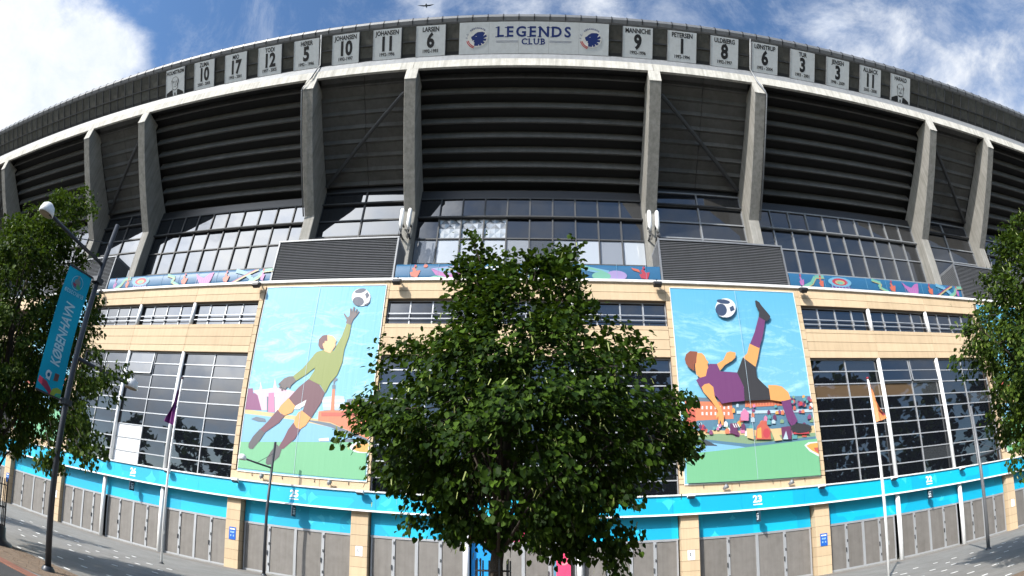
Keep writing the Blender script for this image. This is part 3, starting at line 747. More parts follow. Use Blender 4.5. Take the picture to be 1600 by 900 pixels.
# ------------------------------------------------------------------ posters
LEFT_ART = [('sand',[(-14.7,8.3),(-13.39,8.22),(-11.33,8.09),(-9.52,7.94),(-7.14,7.16),(-7.5,6.98),(-14.64,6.54)]),('water',[(-14.66,8.06),(-13.35,8.01),(-11.3,7.88),(-9.48,7.62),(-7.45,7.04),(-7.5,6.97),(-14.68,6.52)]),('slate',[(-11.31,7.97),(-10.27,7.9),(-9.51,7.82),(-7.14,7.12),(-7.5,7.01),(-9.48,7.62)]),('purple',[(-14.67,9.42),(-14.35,9.46),(-14.27,9.19),(-13.76,9.18),(-13.58,8.29),(-14.67,8.28)]),('tent',[(-14.33,9.31),(-13.9,9.4),(-13.92,9.83),(-13.73,9.41),(-13.07,9.51),(-13.05,10.04),(-12.85,9.54),(-12.03,9.42),(-11.5,9.32),(-11.64,8.45),(-13.58,8.29),(-13.96,9.08)]),('slate',[(-13.38,9.04),(-12.82,9.06),(-12.62,8.22),(-13.25,8.23)]),('pink',[(-13.3,9.23),(-12.97,9.27),(-12.77,8.22),(-13.16,8.22)]),('white',[(-12.9,9.12),(-12.67,9.15),(-12.49,8.17),(-12.73,8.18)]),('orange',[(-10.22,8.05),(-10.23,8.4),(-9.58,8.47),(-8.78,8.5),(-8.78,8.8),(-8.64,8.85),(-7.19,8.8),(-7.06,7.05),(-7.51,7.14),(-9.51,7.87),(-10.2,7.91)]),('slate',[(-8.78,8.8),(-8.76,9.06),(-8.0,9.18),(-7.22,9.09),(-7.19,8.8)]),('paleblue',[(-10.14,9.13),(-9.3,9.25),(-8.92,9.21),(-8.77,8.55),(-9.98,8.45)]),('white',[(-10.1,8.99),(-8.88,9.06),(-8.86,8.96),(-10.08,8.87)]),('white',[(-10.04,8.76),(-8.83,8.82),(-8.82,8.73),(-10.02,8.64)]),('orange',[(-9.62,9.6),(-9.47,9.6),(-9.33,8.06),(-9.56,8.05)]),('slate',[(-9.66,9.78),(-9.47,9.78),(-9.45,9.58),(-9.62,9.57)]),('slate',[(-9.63,10.05),(-9.58,10.14),(-9.42,10.15),(-9.39,10.03),(-9.52,9.98),(-9.53,9.78),(-9.58,9.78)]),('rust',[(-10.07,8.34),(-7.63,8.44),(-7.61,8.27),(-10.04,8.15)]),('slate',[(-14.16,7.79),(-13.85,7.94),(-13.29,7.86),(-13.2,7.69),(-13.7,7.69)]),('white',[(-10.06,7.01),(-9.52,7.09),(-9.48,6.93),(-10.02,6.88)]),('slate',[(-8.69,7.09),(-7.51,7.09),(-7.15,7.0),(-8.74,6.9)]),('grass_green',[(-14.71,6.56),(-10.78,6.81),(-7.48,6.97),(-7.46,5.14),(-14.63,5.19)]),('white',[(-6.96,6.75),(-7.0,6.63),(-7.15,6.53),(-7.37,6.46),(-7.63,6.43),(-7.9,6.43),(-8.13,6.48),(-8.29,6.57),(-8.36,6.68),(-8.31,6.79),(-8.17,6.89),(-7.94,6.97),(-7.68,7.0),(-7.41,6.99),(-7.18,6.94),(-7.02,6.85)]),('amber',[(-6.99,6.72),(-7.03,6.64),(-7.16,6.56),(-7.35,6.5),(-7.57,6.47),(-7.81,6.48),(-8.01,6.52),(-8.15,6.58),(-8.2,6.66),(-8.16,6.75),(-8.04,6.83),(-7.84,6.89),(-7.61,6.92),(-7.38,6.91),(-7.18,6.87),(-7.04,6.81)]),('white',[(-10.99,8.96),(-11.04,8.66),(-11.37,8.44),(-11.61,8.43),(-11.65,8.53),(-11.42,8.75)]),('skin',[(-12.04,9.03),(-11.56,8.63),(-11.72,8.27),(-12.16,8.08),(-12.59,8.31),(-12.45,8.59)]),('skin',[(-11.16,8.4),(-10.62,8.05),(-10.85,7.64),(-11.21,7.39),(-11.57,7.58),(-11.52,7.98),(-11.35,8.3)]),('maroon',[(-11.02,10.06),(-10.46,9.87),(-10.01,9.37),(-10.13,8.87),(-10.6,8.03),(-11.13,8.36),(-10.99,8.96),(-11.6,8.61),(-12.03,9.0),(-11.54,9.6),(-11.25,9.85)]),('sock',[(-12.59,8.38),(-12.41,8.18),(-12.13,8.09),(-12.41,7.7),(-13.22,7.12),(-13.52,7.28),(-13.1,7.72)]),('sock',[(-11.57,7.74),(-11.38,7.5),(-11.13,7.42),(-11.37,6.94),(-11.97,6.38),(-12.36,6.29),(-12.03,6.9),(-11.83,7.38)]),('boot',[(-13.53,7.3),(-13.19,7.12),(-13.5,6.62),(-13.8,6.24),(-14.0,6.22),(-14.1,6.3),(-14.11,6.49),(-13.89,6.89)]),('boot',[(-12.39,6.58),(-12.09,6.33),(-12.18,5.95),(-12.61,5.54),(-12.82,5.49),(-12.94,5.57),(-12.93,5.78),(-12.69,6.21)]),('green_shirt',[(-10.87,11.42),(-10.62,11.53),(-10.46,11.16),(-10.75,10.68),(-11.19,10.3),(-11.73,9.94),(-11.96,10.18),(-11.44,10.64),(-11.11,11.08)]),('green_shirt',[(-9.31,13.15),(-9.04,13.04),(-9.07,12.42),(-9.24,11.67),(-9.25,10.99),(-9.44,10.32),(-9.76,9.89),(-9.98,9.35),(-10.32,9.76),(-11.01,10.04),(-10.76,10.53),(-10.76,10.97),(-10.95,11.34),(-10.78,11.53),(-10.34,11.66),(-9.81,11.6),(-9.72,11.85),(-9.48,12.42)]),('glove',[(-9.36,13.15),(-9.06,13.04),(-8.97,13.37),(-8.81,13.58),(-8.69,13.8),(-8.74,13.84),(-8.88,13.68),(-8.82,13.94),(-8.88,13.97),(-8.99,13.74),(-9.0,14.08),(-9.07,14.08),(-9.12,13.74),(-9.18,14.0),(-9.25,13.99),(-9.22,13.55),(-9.32,13.48),(-9.53,13.71),(-9.57,13.66),(-9.34,13.32)]),('glove',[(-11.96,10.18),(-11.73,9.94),(-11.99,9.69),(-12.04,9.52),(-12.13,9.54),(-12.2,9.61),(-12.33,9.41),(-12.39,9.46),(-12.35,9.58),(-12.49,9.38),(-12.56,9.4),(-12.5,9.6),(-12.64,9.5),(-12.71,9.54),(-12.6,9.72),(-12.76,9.67),(-12.76,9.75),(-12.46,10.05),(-12.2,10.16)]),('skin_pale',[(-10.45,12.35),(-10.28,12.48),(-10.0,12.42),(-9.85,12.29),(-9.73,12.14),(-9.79,12.04),(-9.75,11.89),(-9.83,11.73),(-9.99,11.47),(-10.36,11.59),(-10.46,11.84),(-10.6,12.03)]),('hair_dark',[(-10.33,12.49),(-10.6,12.44),(-10.77,12.22),(-10.75,11.9),(-10.62,11.72),(-10.37,11.66),(-10.5,11.91),(-10.49,12.03),(-10.41,12.01),(-10.41,12.14),(-10.26,12.14)]),('white',[(-8.19,14.63),(-8.2,14.47),(-8.25,14.32),(-8.35,14.21),(-8.48,14.14),(-8.64,14.12),(-8.81,14.14),(-8.97,14.22),(-9.11,14.33),(-9.21,14.48),(-9.26,14.64),(-9.26,14.8),(-9.21,14.95),(-9.11,15.07),(-8.97,15.14),(-8.81,15.16),(-8.64,15.14),(-8.48,15.06),(-8.34,14.94),(-8.24,14.79)]),('ball_dark',[(-8.51,15.08),(-8.52,15.02),(-8.57,14.97),(-8.66,14.92),(-8.77,14.88),(-8.9,14.87),(-9.01,14.87),(-9.09,14.9),(-9.13,14.95),(-9.13,15.0),(-9.07,15.06),(-8.98,15.11),(-8.87,15.15),(-8.75,15.16),(-8.64,15.16),(-8.55,15.13)]),('ball_dark',[(-8.51,14.33),(-8.54,14.24),(-8.61,14.17),(-8.72,14.13),(-8.85,14.13),(-8.97,14.18),(-9.08,14.25),(-9.15,14.35),(-9.17,14.46),(-9.15,14.55),(-9.07,14.63),(-8.96,14.66),(-8.84,14.66),(-8.71,14.62),(-8.61,14.54),(-8.54,14.44)]),('ball_dark',[(-8.53,14.82),(-8.41,14.94),(-8.26,14.74),(-8.39,14.51)]),('ball_dark',[(-8.53,14.18),(-8.25,14.34),(-8.2,14.5),(-8.19,14.34),(-8.33,14.15)])]
RIGHT_ART = [('steel',[(7.74,9.35),(14.94,9.33),(14.82,6.96),(7.49,6.66)]),('slate',[(7.77,9.35),(8.48,9.37),(10.17,9.07),(14.91,9.09),(14.9,8.9),(7.74,8.92)]),('orange',[(7.73,9.17),(10.17,9.1),(10.19,8.23),(8.32,8.19),(7.64,7.9)]),('rust',[(7.7,8.74),(8.24,8.73),(8.18,7.89),(7.64,7.84)]),('white',[(8.57,8.91),(8.65,8.91),(8.64,8.75),(8.55,8.75)]),('white',[(8.79,8.91),(8.88,8.91),(8.86,8.75),(8.78,8.75)]),('white',[(9.02,8.91),(9.11,8.9),(9.09,8.74),(9.0,8.75)]),('white',[(9.24,8.9),(9.33,8.9),(9.32,8.74),(9.23,8.74)]),('white',[(9.47,8.9),(9.56,8.9),(9.55,8.74),(9.46,8.74)]),('white',[(9.7,8.89),(9.79,8.89),(9.78,8.73),(9.69,8.73)]),('white',[(9.93,8.89),(10.02,8.89),(10.01,8.73),(9.92,8.73)]),('white',[(8.54,8.61),(8.63,8.61),(8.62,8.45),(8.53,8.45)]),('white',[(8.76,8.6),(8.85,8.6),(8.84,8.44),(8.75,8.45)]),('white',[(8.99,8.6),(9.08,8.6),(9.06,8.44),(8.98,8.44)]),('white',[(9.22,8.6),(9.3,8.59),(9.29,8.43),(9.2,8.44)]),('white',[(9.44,8.59),(9.53,8.59),(9.52,8.43),(9.43,8.43)]),('white',[(9.67,8.59),(9.76,8.58),(9.75,8.42),(9.66,8.43)]),('white',[(9.9,8.58),(9.99,8.58),(9.98,8.42),(9.89,8.42)]),('orange',[(10.9,9.16),(13.53,9.21),(13.26,8.85),(10.86,8.81)]),('rust',[(10.98,9.06),(11.04,9.06),(11.03,8.91),(10.98,8.91)]),('rust',[(11.14,9.05),(11.2,9.05),(11.19,8.9),(11.14,8.9)]),('rust',[(11.3,9.05),(11.36,9.05),(11.35,8.9),(11.3,8.9)]),('rust',[(11.46,9.05),(11.52,9.05),(11.51,8.89),(11.46,8.9)]),('rust',[(11.62,9.04),(11.68,9.04),(11.67,8.89),(11.62,8.89)]),('rust',[(11.79,9.04),(11.84,9.04),(11.84,8.89),(11.78,8.89)]),('rust',[(11.95,9.04),(12.0,9.04),(12.0,8.88),(11.94,8.88)]),('rust',[(12.11,9.03),(12.17,9.03),(12.16,8.88),(12.11,8.88)]),('rust',[(12.28,9.03),(12.33,9.03),(12.33,8.88),(12.27,8.88)]),('rust',[(12.44,9.03),(12.5,9.02),(12.49,8.87),(12.44,8.87)]),('rust',[(12.61,9.02),(12.67,9.02),(12.66,8.87),(12.6,8.87)]),('rust',[(12.78,9.02),(12.83,9.02),(12.83,8.86),(12.77,8.86)]),('rust',[(12.94,9.01),(13.0,9.01),(12.99,8.86),(12.94,8.86)]),('rust',[(13.11,9.01),(13.17,9.01),(13.16,8.85),(13.11,8.86)]),('paleblue',[(10.38,8.63),(14.83,8.6),(14.8,8.44),(10.37,8.47)]),('sand',[(7.65,7.64),(8.78,7.69),(10.67,7.6),(14.7,7.72),(14.77,7.34),(14.74,7.15),(10.61,6.94),(8.74,7.27),(7.6,7.42)]),('sage',[(7.63,7.42),(9.38,7.5),(11.56,7.3),(14.77,7.34),(14.78,7.02),(10.99,6.88),(8.74,7.18)]),('steel',[(7.59,7.33),(8.74,7.22),(10.87,6.93),(14.8,7.15),(14.8,6.96),(10.72,6.72),(7.55,6.72)]),('sage',[(14.45,7.9),(14.48,8.12),(14.61,8.23),(14.7,8.11),(14.67,7.89)]),('sage',[(12.71,7.92),(12.73,8.06),(12.84,8.14),(12.94,8.06),(12.92,7.92)]),('orange',[(11.12,8.26),(11.14,8.44),(11.24,8.53),(11.32,8.43),(11.3,8.26)]),('plum',[(12.61,8.38),(12.63,8.53),(12.73,8.61),(12.81,8.53),(12.79,8.37)]),('rust',[(12.86,9.12),(12.87,9.21),(12.94,9.26),(12.99,9.21),(12.98,9.12)]),('crimson',[(12.81,7.5),(12.83,7.65),(12.96,7.72),(13.07,7.64),(13.05,7.49)]),('pink',[(13.46,7.34),(13.48,7.52),(13.63,7.6),(13.75,7.5),(13.72,7.33)]),('paleblue',[(10.37,8.81),(10.38,8.95),(10.46,9.02),(10.52,8.95),(10.5,8.8)]),('pink',[(11.8,8.04),(11.82,8.24),(11.93,8.35),(12.02,8.24),(11.99,8.03)]),('orange',[(11.09,8.75),(11.1,8.86),(11.18,8.91),(11.24,8.85),(11.23,8.75)]),('rust',[(11.73,7.83),(11.75,8.0),(11.87,8.09),(11.97,8.0),(11.95,7.83)]),('purple',[(12.64,8.41),(12.66,8.55),(12.76,8.62),(12.83,8.54),(12.81,8.4)]),('paleblue',[(11.09,8.03),(11.11,8.21),(11.22,8.3),(11.31,8.2),(11.29,8.02)]),('orange',[(11.56,7.88),(11.58,8.03),(11.69,8.1),(11.79,8.02),(11.77,7.87)]),('white',[(10.68,7.33),(10.7,7.53),(10.83,7.64),(10.95,7.52),(10.92,7.32)]),('plum',[(13.95,7.65),(13.98,7.83),(14.11,7.92),(14.22,7.82),(14.19,7.64)]),('sage',[(11.56,7.41),(11.58,7.64),(11.72,7.76),(11.83,7.63),(11.8,7.4)]),('plum',[(12.82,8.95),(12.84,9.07),(12.91,9.13),(12.97,9.06),(12.95,8.95)]),('pink',[(13.19,7.27),(13.22,7.48),(13.37,7.59),(13.48,7.47),(13.46,7.25)]),('purple',[(10.16,7.32),(10.17,7.49),(10.31,7.58),(10.42,7.49),(10.4,7.31)]),('orange',[(12.81,8.36),(12.83,8.53),(12.93,8.61),(13.01,8.52),(12.99,8.35)]),('sage',[(10.42,7.8),(10.44,7.98),(10.55,8.08),(10.65,7.98),(10.63,7.79)]),('pink',[(10.46,7.48),(10.49,7.71),(10.61,7.83),(10.72,7.7),(10.7,7.47)]),('orange',[(12.14,7.23),(12.17,7.47),(12.32,7.59),(12.43,7.46),(12.4,7.22)]),('crimson',[(12.02,7.28),(12.04,7.46),(12.18,7.55),(12.3,7.45),(12.28,7.27)]),('paleblue',[(10.83,8.22),(10.85,8.37),(10.94,8.44),(11.03,8.36),(11.01,8.21)]),('amber',[(12.49,8.39),(12.5,8.51),(12.6,8.57),(12.68,8.5),(12.66,8.39)]),('teal',[(11.73,7.27),(11.76,7.54),(11.9,7.68),(12.02,7.53),(11.99,7.26)]),('rust',[(13.87,7.15),(13.9,7.37),(14.05,7.48),(14.18,7.36),(14.15,7.13)]),('purple',[(13.84,8.4),(13.85,8.51),(13.95,8.57),(14.03,8.51),(14.02,8.4)]),('paleblue',[(10.68,8.53),(10.7,8.69),(10.78,8.77),(10.85,8.68),(10.84,8.53)]),('crimson',[(11.68,7.26),(11.7,7.44),(11.84,7.53),(11.96,7.43),(11.94,7.25)]),('pink',[(12.69,9.13),(12.7,9.21),(12.77,9.26),(12.82,9.21),(12.81,9.12)]),('amber',[(10.31,7.84),(10.33,8.03),(10.45,8.13),(10.54,8.02),(10.52,7.83)]),('teal',[(10.1,7.86),(10.11,8.04),(10.23,8.14),(10.32,8.03),(10.3,7.85)]),('paleblue',[(12.22,7.91),(12.23,8.05),(12.35,8.12),(12.45,8.04),(12.43,7.9)]),('plum',[(13.49,9.12),(13.5,9.2),(13.57,9.24),(13.62,9.2),(13.61,9.12)]),('plum',[(14.32,8.05),(14.34,8.2),(14.46,8.28),(14.55,8.2),(14.53,8.04)]),('plum',[(12.31,8.11),(12.33,8.3),(12.44,8.4),(12.52,8.29),(12.5,8.1)]),('pink',[(13.29,7.91),(13.31,8.12),(13.43,8.23),(13.53,8.12),(13.5,7.9)]),('plum',[(10.51,7.66),(10.53,7.88),(10.66,8.0),(10.75,7.87),(10.73,7.65)]),('teal',[(10.91,7.58),(10.93,7.8),(11.06,7.92),(11.16,7.8),(11.14,7.57)]),('plum',[(12.02,8.37),(12.04,8.55),(12.13,8.64),(12.21,8.54),(12.19,8.37)]),('purple',[(11.29,7.23),(11.32,7.49),(11.46,7.63),(11.57,7.48),(11.54,7.22)]),('plum',[(13.85,8.95),(13.86,9.03),(13.93,9.07),(14.0,9.03),(13.98,8.94)]),('teal',[(12.01,8.16),(12.03,8.31),(12.14,8.39),(12.22,8.3),(12.2,8.15)]),('amber',[(10.11,8.52),(10.13,8.7),(10.21,8.79),(10.28,8.69),(10.26,8.52)]),('purple',[(11.18,8.55),(11.19,8.66),(11.28,8.71),(11.35,8.65),(11.34,8.55)]),('pink',[(11.26,8.77),(11.27,8.89),(11.35,8.95),(11.41,8.88),(11.4,8.77)]),('teal',[(11.94,7.86),(11.96,8.05),(12.08,8.15),(12.17,8.04),(12.15,7.85)]),('sage',[(11.93,7.1),(11.96,7.36),(12.11,7.49),(12.23,7.35),(12.2,7.09)]),('orange',[(10.83,8.33),(10.85,8.5),(10.94,8.58),(11.02,8.49),(11.0,8.32)]),('rust',[(14.48,8.6),(14.5,8.72),(14.59,8.79),(14.66,8.72),(14.64,8.59)]),('orange',[(14.0,8.4),(14.02,8.53),(14.12,8.6),(14.2,8.52),(14.18,8.39)]),('rust',[(13.53,8.57),(13.55,8.73),(13.64,8.81),(13.71,8.72),(13.69,8.56)]),('purple',[(13.39,9.08),(13.4,9.16),(13.47,9.21),(13.52,9.16),(13.51,9.08)]),('crimson',[(14.59,8.97),(14.6,9.08),(14.68,9.13),(14.74,9.07),(14.72,8.96)]),('teal',[(12.46,8.73),(12.47,8.84),(12.56,8.89),(12.62,8.83),(12.61,8.72)]),('teal',[(13.29,7.07),(13.32,7.33),(13.48,7.46),(13.6,7.32),(13.57,7.06)]),('purple',[(14.34,8.07),(14.36,8.24),(14.48,8.34),(14.57,8.24),(14.54,8.06)]),('rust',[(10.46,8.04),(10.48,8.24),(10.59,8.34),(10.68,8.23),(10.66,8.04)]),('paleblue',[(8.36,7.92),(8.36,8.03),(8.43,8.09),(8.49,8.03),(8.48,7.92)]),('orange',[(7.82,7.88),(7.83,8.01),(7.91,8.08),(7.98,8.01),(7.97,7.87)]),('orange',[(8.09,7.56),(8.1,7.68),(8.18,7.74),(8.24,7.68),(8.23,7.55)]),('crimson',[(8.01,7.95),(8.02,8.06),(8.08,8.11),(8.14,8.05),(8.13,7.95)]),('white',[(9.25,7.78),(9.27,7.92),(9.35,7.99),(9.43,7.92),(9.42,7.77)]),('teal',[(9.19,7.69),(9.2,7.81),(9.27,7.87),(9.33,7.81),(9.32,7.69)]),('rust',[(8.61,7.58),(8.62,7.7),(8.7,7.76),(8.77,7.7),(8.76,7.57)]),('pink',[(9.21,7.66),(9.22,7.77),(9.29,7.83),(9.35,7.77),(9.34,7.66)]),('white',[(9.73,7.56),(9.74,7.71),(9.84,7.78),(9.92,7.71),(9.9,7.55)]),('teal',[(8.73,7.57),(8.74,7.67),(8.8,7.73),(8.86,7.67),(8.85,7.56)]),('amber',[(7.79,7.51),(7.8,7.68),(7.91,7.77),(8.0,7.68),(7.98,7.51)]),('pink',[(9.32,7.82),(9.33,7.95),(9.41,8.01),(9.48,7.95),(9.47,7.82)]),('pink',[(9.78,7.48),(9.79,7.59),(9.86,7.64),(9.92,7.59),(9.91,7.47)]),('sage',[(9.69,7.74),(9.7,7.85),(9.77,7.9),(9.83,7.85),(9.82,7.74)]),('orange',[(9.64,7.47),(9.65,7.67),(9.77,7.76),(9.88,7.66),(9.86,7.47)]),('white',[(9.59,7.83),(9.61,8.02),(9.72,8.11),(9.82,8.01),(9.81,7.82)]),('teal',[(7.89,7.52),(7.9,7.64),(7.97,7.7),(8.04,7.64),(8.03,7.51)]),('teal',[(9.02,7.69),(9.03,7.8),(9.09,7.85),(9.15,7.79),(9.14,7.69)]),('purple',[(8.8,7.46),(8.82,7.62),(8.91,7.69),(9.0,7.61),(8.99,7.45)]),('crimson',[(8.41,7.69),(8.42,7.88),(8.54,7.97),(8.64,7.87),(8.62,7.68)]),('plum',[(8.31,7.76),(8.32,7.91),(8.41,7.98),(8.49,7.9),(8.47,7.75)]),('plum',[(8.53,7.73),(8.54,7.84),(8.61,7.89),(8.66,7.83),(8.66,7.72)]),('amber',[(14.34,9.25),(14.29,9.18),(14.21,9.16),(14.16,9.21),(14.17,9.3),(14.24,9.35),(14.31,9.33)]),('rust',[(14.73,9.05),(14.68,8.98),(14.61,8.97),(14.56,9.02),(14.57,9.09),(14.64,9.14),(14.71,9.12)]),('purple',[(13.71,8.99),(13.65,8.9),(13.55,8.88),(13.49,8.94),(13.5,9.05),(13.59,9.11),(13.68,9.09)]),('teal',[(14.49,9.0),(14.45,8.93),(14.38,8.91),(14.33,8.96),(14.34,9.04),(14.4,9.08),(14.47,9.06)]),('white',[(14.83,8.75),(14.77,8.67),(14.68,8.65),(14.62,8.71),(14.64,8.81),(14.72,8.86),(14.8,8.84)]),('purple',[(14.67,9.15),(14.61,9.05),(14.51,9.03),(14.44,9.1),(14.46,9.21),(14.55,9.27),(14.64,9.25)]),('orange',[(14.33,8.8),(14.28,8.73),(14.21,8.71),(14.16,8.76),(14.17,8.84),(14.24,8.89),(14.3,8.87)]),('sage',[(13.71,9.25),(13.68,9.19),(13.61,9.17),(13.57,9.22),(13.58,9.29),(13.63,9.33),(13.69,9.31)]),('teal',[(14.37,9.13),(14.32,9.04),(14.24,9.02),(14.18,9.08),(14.19,9.18),(14.27,9.23),(14.35,9.21)]),('purple',[(13.65,8.93),(13.61,8.86),(13.54,8.85),(13.49,8.9),(13.51,8.97),(13.57,9.01),(13.63,9.0)]),('rust',[(13.69,9.02),(13.65,8.94),(13.57,8.93),(13.51,8.98),(13.52,9.07),(13.59,9.12),(13.67,9.1)]),('teal',[(13.61,9.0),(13.57,8.93),(13.49,8.91),(13.44,8.97),(13.46,9.05),(13.52,9.09),(13.59,9.07)]),('white',[(14.73,8.82),(14.69,8.75),(14.61,8.73),(14.55,8.79),(14.56,8.87),(14.63,8.92),(14.71,8.9)]),('plum',[(14.28,8.83),(14.22,8.74),(14.12,8.72),(14.06,8.79),(14.07,8.89),(14.16,8.95),(14.25,8.92)]),('purple',[(13.99,8.84),(13.95,8.76),(13.86,8.74),(13.8,8.8),(13.81,8.89),(13.89,8.95),(13.97,8.93)]),('crimson',[(14.13,8.88),(14.08,8.79),(13.98,8.77),(13.91,8.84),(13.93,8.94),(14.01,9.01),(14.11,8.98)]),('sand',[(10.78,7.69),(11.14,7.68),(11.12,7.13),(10.77,7.23)]),('sand',[(12.07,7.65),(12.4,7.57),(12.68,7.03),(12.27,7.0)]),('plum',[(9.93,7.97),(10.3,8.0),(10.29,7.35),(9.89,7.5)]),('white',[(10.06,7.96),(10.11,7.96),(10.2,7.76),(10.14,7.76)]),('white',[(10.18,7.96),(10.23,7.96),(10.31,7.76),(10.26,7.76)]),('white',[(10.29,7.96),(10.34,7.95),(10.43,7.76),(10.38,7.76)]),('rust',[(11.35,7.77),(11.72,8.1),(12.07,7.62),(12.05,7.09),(11.21,7.13)]),('crimson',[(12.03,7.4),(12.0,7.31),(11.96,7.23),(11.89,7.18),(11.82,7.16),(11.75,7.19),(11.69,7.24),(11.66,7.32),(11.65,7.42),(11.68,7.51),(11.73,7.59),(11.79,7.64),(11.87,7.66),(11.94,7.64),(11.99,7.58),(12.03,7.5)]),('amber',[(11.36,7.65),(11.58,7.73),(11.55,7.17),(11.29,7.19)]),('pink',[(10.54,8.5),(10.79,8.71),(10.99,8.49),(10.93,8.08),(10.51,8.1)]),('plum',[(12.69,7.69),(13.26,7.73),(13.21,7.04),(12.69,7.06)]),('paleblue',[(12.73,7.06),(12.95,7.49),(13.03,7.05)]),('water',[(7.56,7.21),(8.73,7.06),(10.34,6.81),(10.72,6.72),(7.6,6.53)]),('boat',[(7.63,7.31),(8.62,7.19),(9.18,6.87),(8.17,6.93),(7.59,7.09)]),('grass_green',[(7.58,6.53),(10.72,6.75),(14.82,7.0),(14.75,5.1),(7.55,5.13)]),('white',[(13.92,6.69),(14.17,6.83),(14.86,6.84),(14.77,6.06),(14.2,6.36)]),('amber',[(14.03,6.66),(14.28,6.76),(14.85,6.78),(14.78,6.18),(14.31,6.41)]),('rust',[(14.47,6.53),(14.82,6.54),(14.78,6.23),(14.52,6.38)]),('crimson',[(13.38,7.4),(14.24,7.41),(14.31,7.28),(13.34,7.3)]),('skin',[(9.54,11.05),(9.91,11.27),(10.14,11.66),(10.34,11.73),(10.63,11.67),(10.59,11.4),(10.38,11.22),(9.99,11.01),(9.67,10.7)]),('skin',[(11.49,12.18),(12.05,11.98),(11.85,11.38),(11.65,10.88),(11.0,11.38),(11.28,11.64)]),('purple_deep',[(12.25,13.72),(12.61,13.52),(12.32,12.6),(12.01,11.92),(11.51,12.16),(11.86,12.8)]),('black',[(12.18,14.65),(12.26,14.7),(12.43,14.59),(12.51,14.42),(12.77,14.05),(12.96,13.77),(12.87,13.59),(12.67,13.46),(12.25,13.72),(12.33,14.01),(12.19,14.32)]),('skin',[(12.23,9.91),(12.7,9.9),(13.01,9.82),(13.35,9.5),(13.44,9.13),(12.86,9.02),(12.22,9.13)]),('purple_deep',[(12.87,9.05),(13.15,9.06),(13.43,9.13),(13.46,8.61),(13.68,7.97),(13.32,7.66),(13.09,8.05),(12.93,8.69)]),('black',[(13.23,7.73),(13.7,7.86),(14.26,7.76),(14.48,7.65),(14.4,7.49),(14.18,7.36),(13.63,7.33),(13.29,7.45)]),('purple_deep',[(9.15,11.05),(9.54,11.05),(9.65,10.66),(10.6,10.59),(10.87,10.07),(10.82,9.1),(9.97,9.04),(9.58,8.98),(9.36,9.33),(9.12,9.46),(8.63,9.65),(8.36,10.19),(8.71,10.47)]),('skin',[(8.61,9.84),(8.79,9.99),(9.01,10.03),(9.22,9.84),(9.25,9.34),(9.55,8.69),(9.64,8.34),(9.57,7.9),(9.48,7.88),(9.44,8.16),(9.37,7.96),(9.3,7.98),(9.35,8.35),(9.22,8.23),(9.24,8.41),(9.35,8.59),(9.08,9.09),(8.69,9.57)]),('black',[(11.0,11.4),(11.65,10.89),(11.65,10.33),(11.95,10.0),(12.25,9.7),(12.26,9.13),(10.82,9.1),(10.87,9.82),(10.58,10.59)]),('skin',[(8.5,11.63),(8.78,11.63),(8.93,11.47),(8.98,11.3),(9.1,11.14),(9.03,11.03),(9.06,10.85),(8.99,10.75),(8.89,10.41),(8.57,10.32),(8.39,10.5),(8.37,10.92)]),('hair_red',[(8.19,11.73),(8.57,11.7),(8.49,11.39),(8.45,11.11),(8.35,11.04),(8.31,10.66),(8.05,10.85),(7.91,11.04),(7.87,11.3),(7.96,11.56)]),('white',[(10.98,14.2),(10.93,14.02),(10.82,13.86),(10.68,13.73),(10.5,13.65),(10.32,13.62),(10.15,13.64),(10.0,13.71),(9.89,13.83),(9.83,13.99),(9.82,14.16),(9.87,14.34),(9.97,14.5),(10.12,14.63),(10.29,14.72),(10.48,14.75),(10.65,14.73),(10.81,14.65),(10.92,14.53),(10.98,14.37)]),('ball_navy',[(10.7,14.5),(10.66,14.46),(10.57,14.42),(10.44,14.41),(10.29,14.42),(10.15,14.44),(10.03,14.49),(9.96,14.54),(9.95,14.59),(9.99,14.64),(10.08,14.67),(10.21,14.68),(10.36,14.68),(10.5,14.65),(10.62,14.61),(10.69,14.56)]),('ball_navy',[(10.44,14.2),(10.46,14.07),(10.43,13.93),(10.35,13.81),(10.24,13.73),(10.12,13.7),(10.0,13.73),(9.9,13.8),(9.83,13.91),(9.81,14.05),(9.85,14.19),(9.92,14.31),(10.03,14.39),(10.15,14.42),(10.28,14.4),(10.38,14.32)]),('ball_navy',[(10.62,14.21),(10.85,14.33),(10.91,14.08),(10.66,13.96)]),('ball_navy',[(10.2,13.64),(10.51,13.62),(10.74,13.77),(10.58,13.62),(10.37,13.59)])]
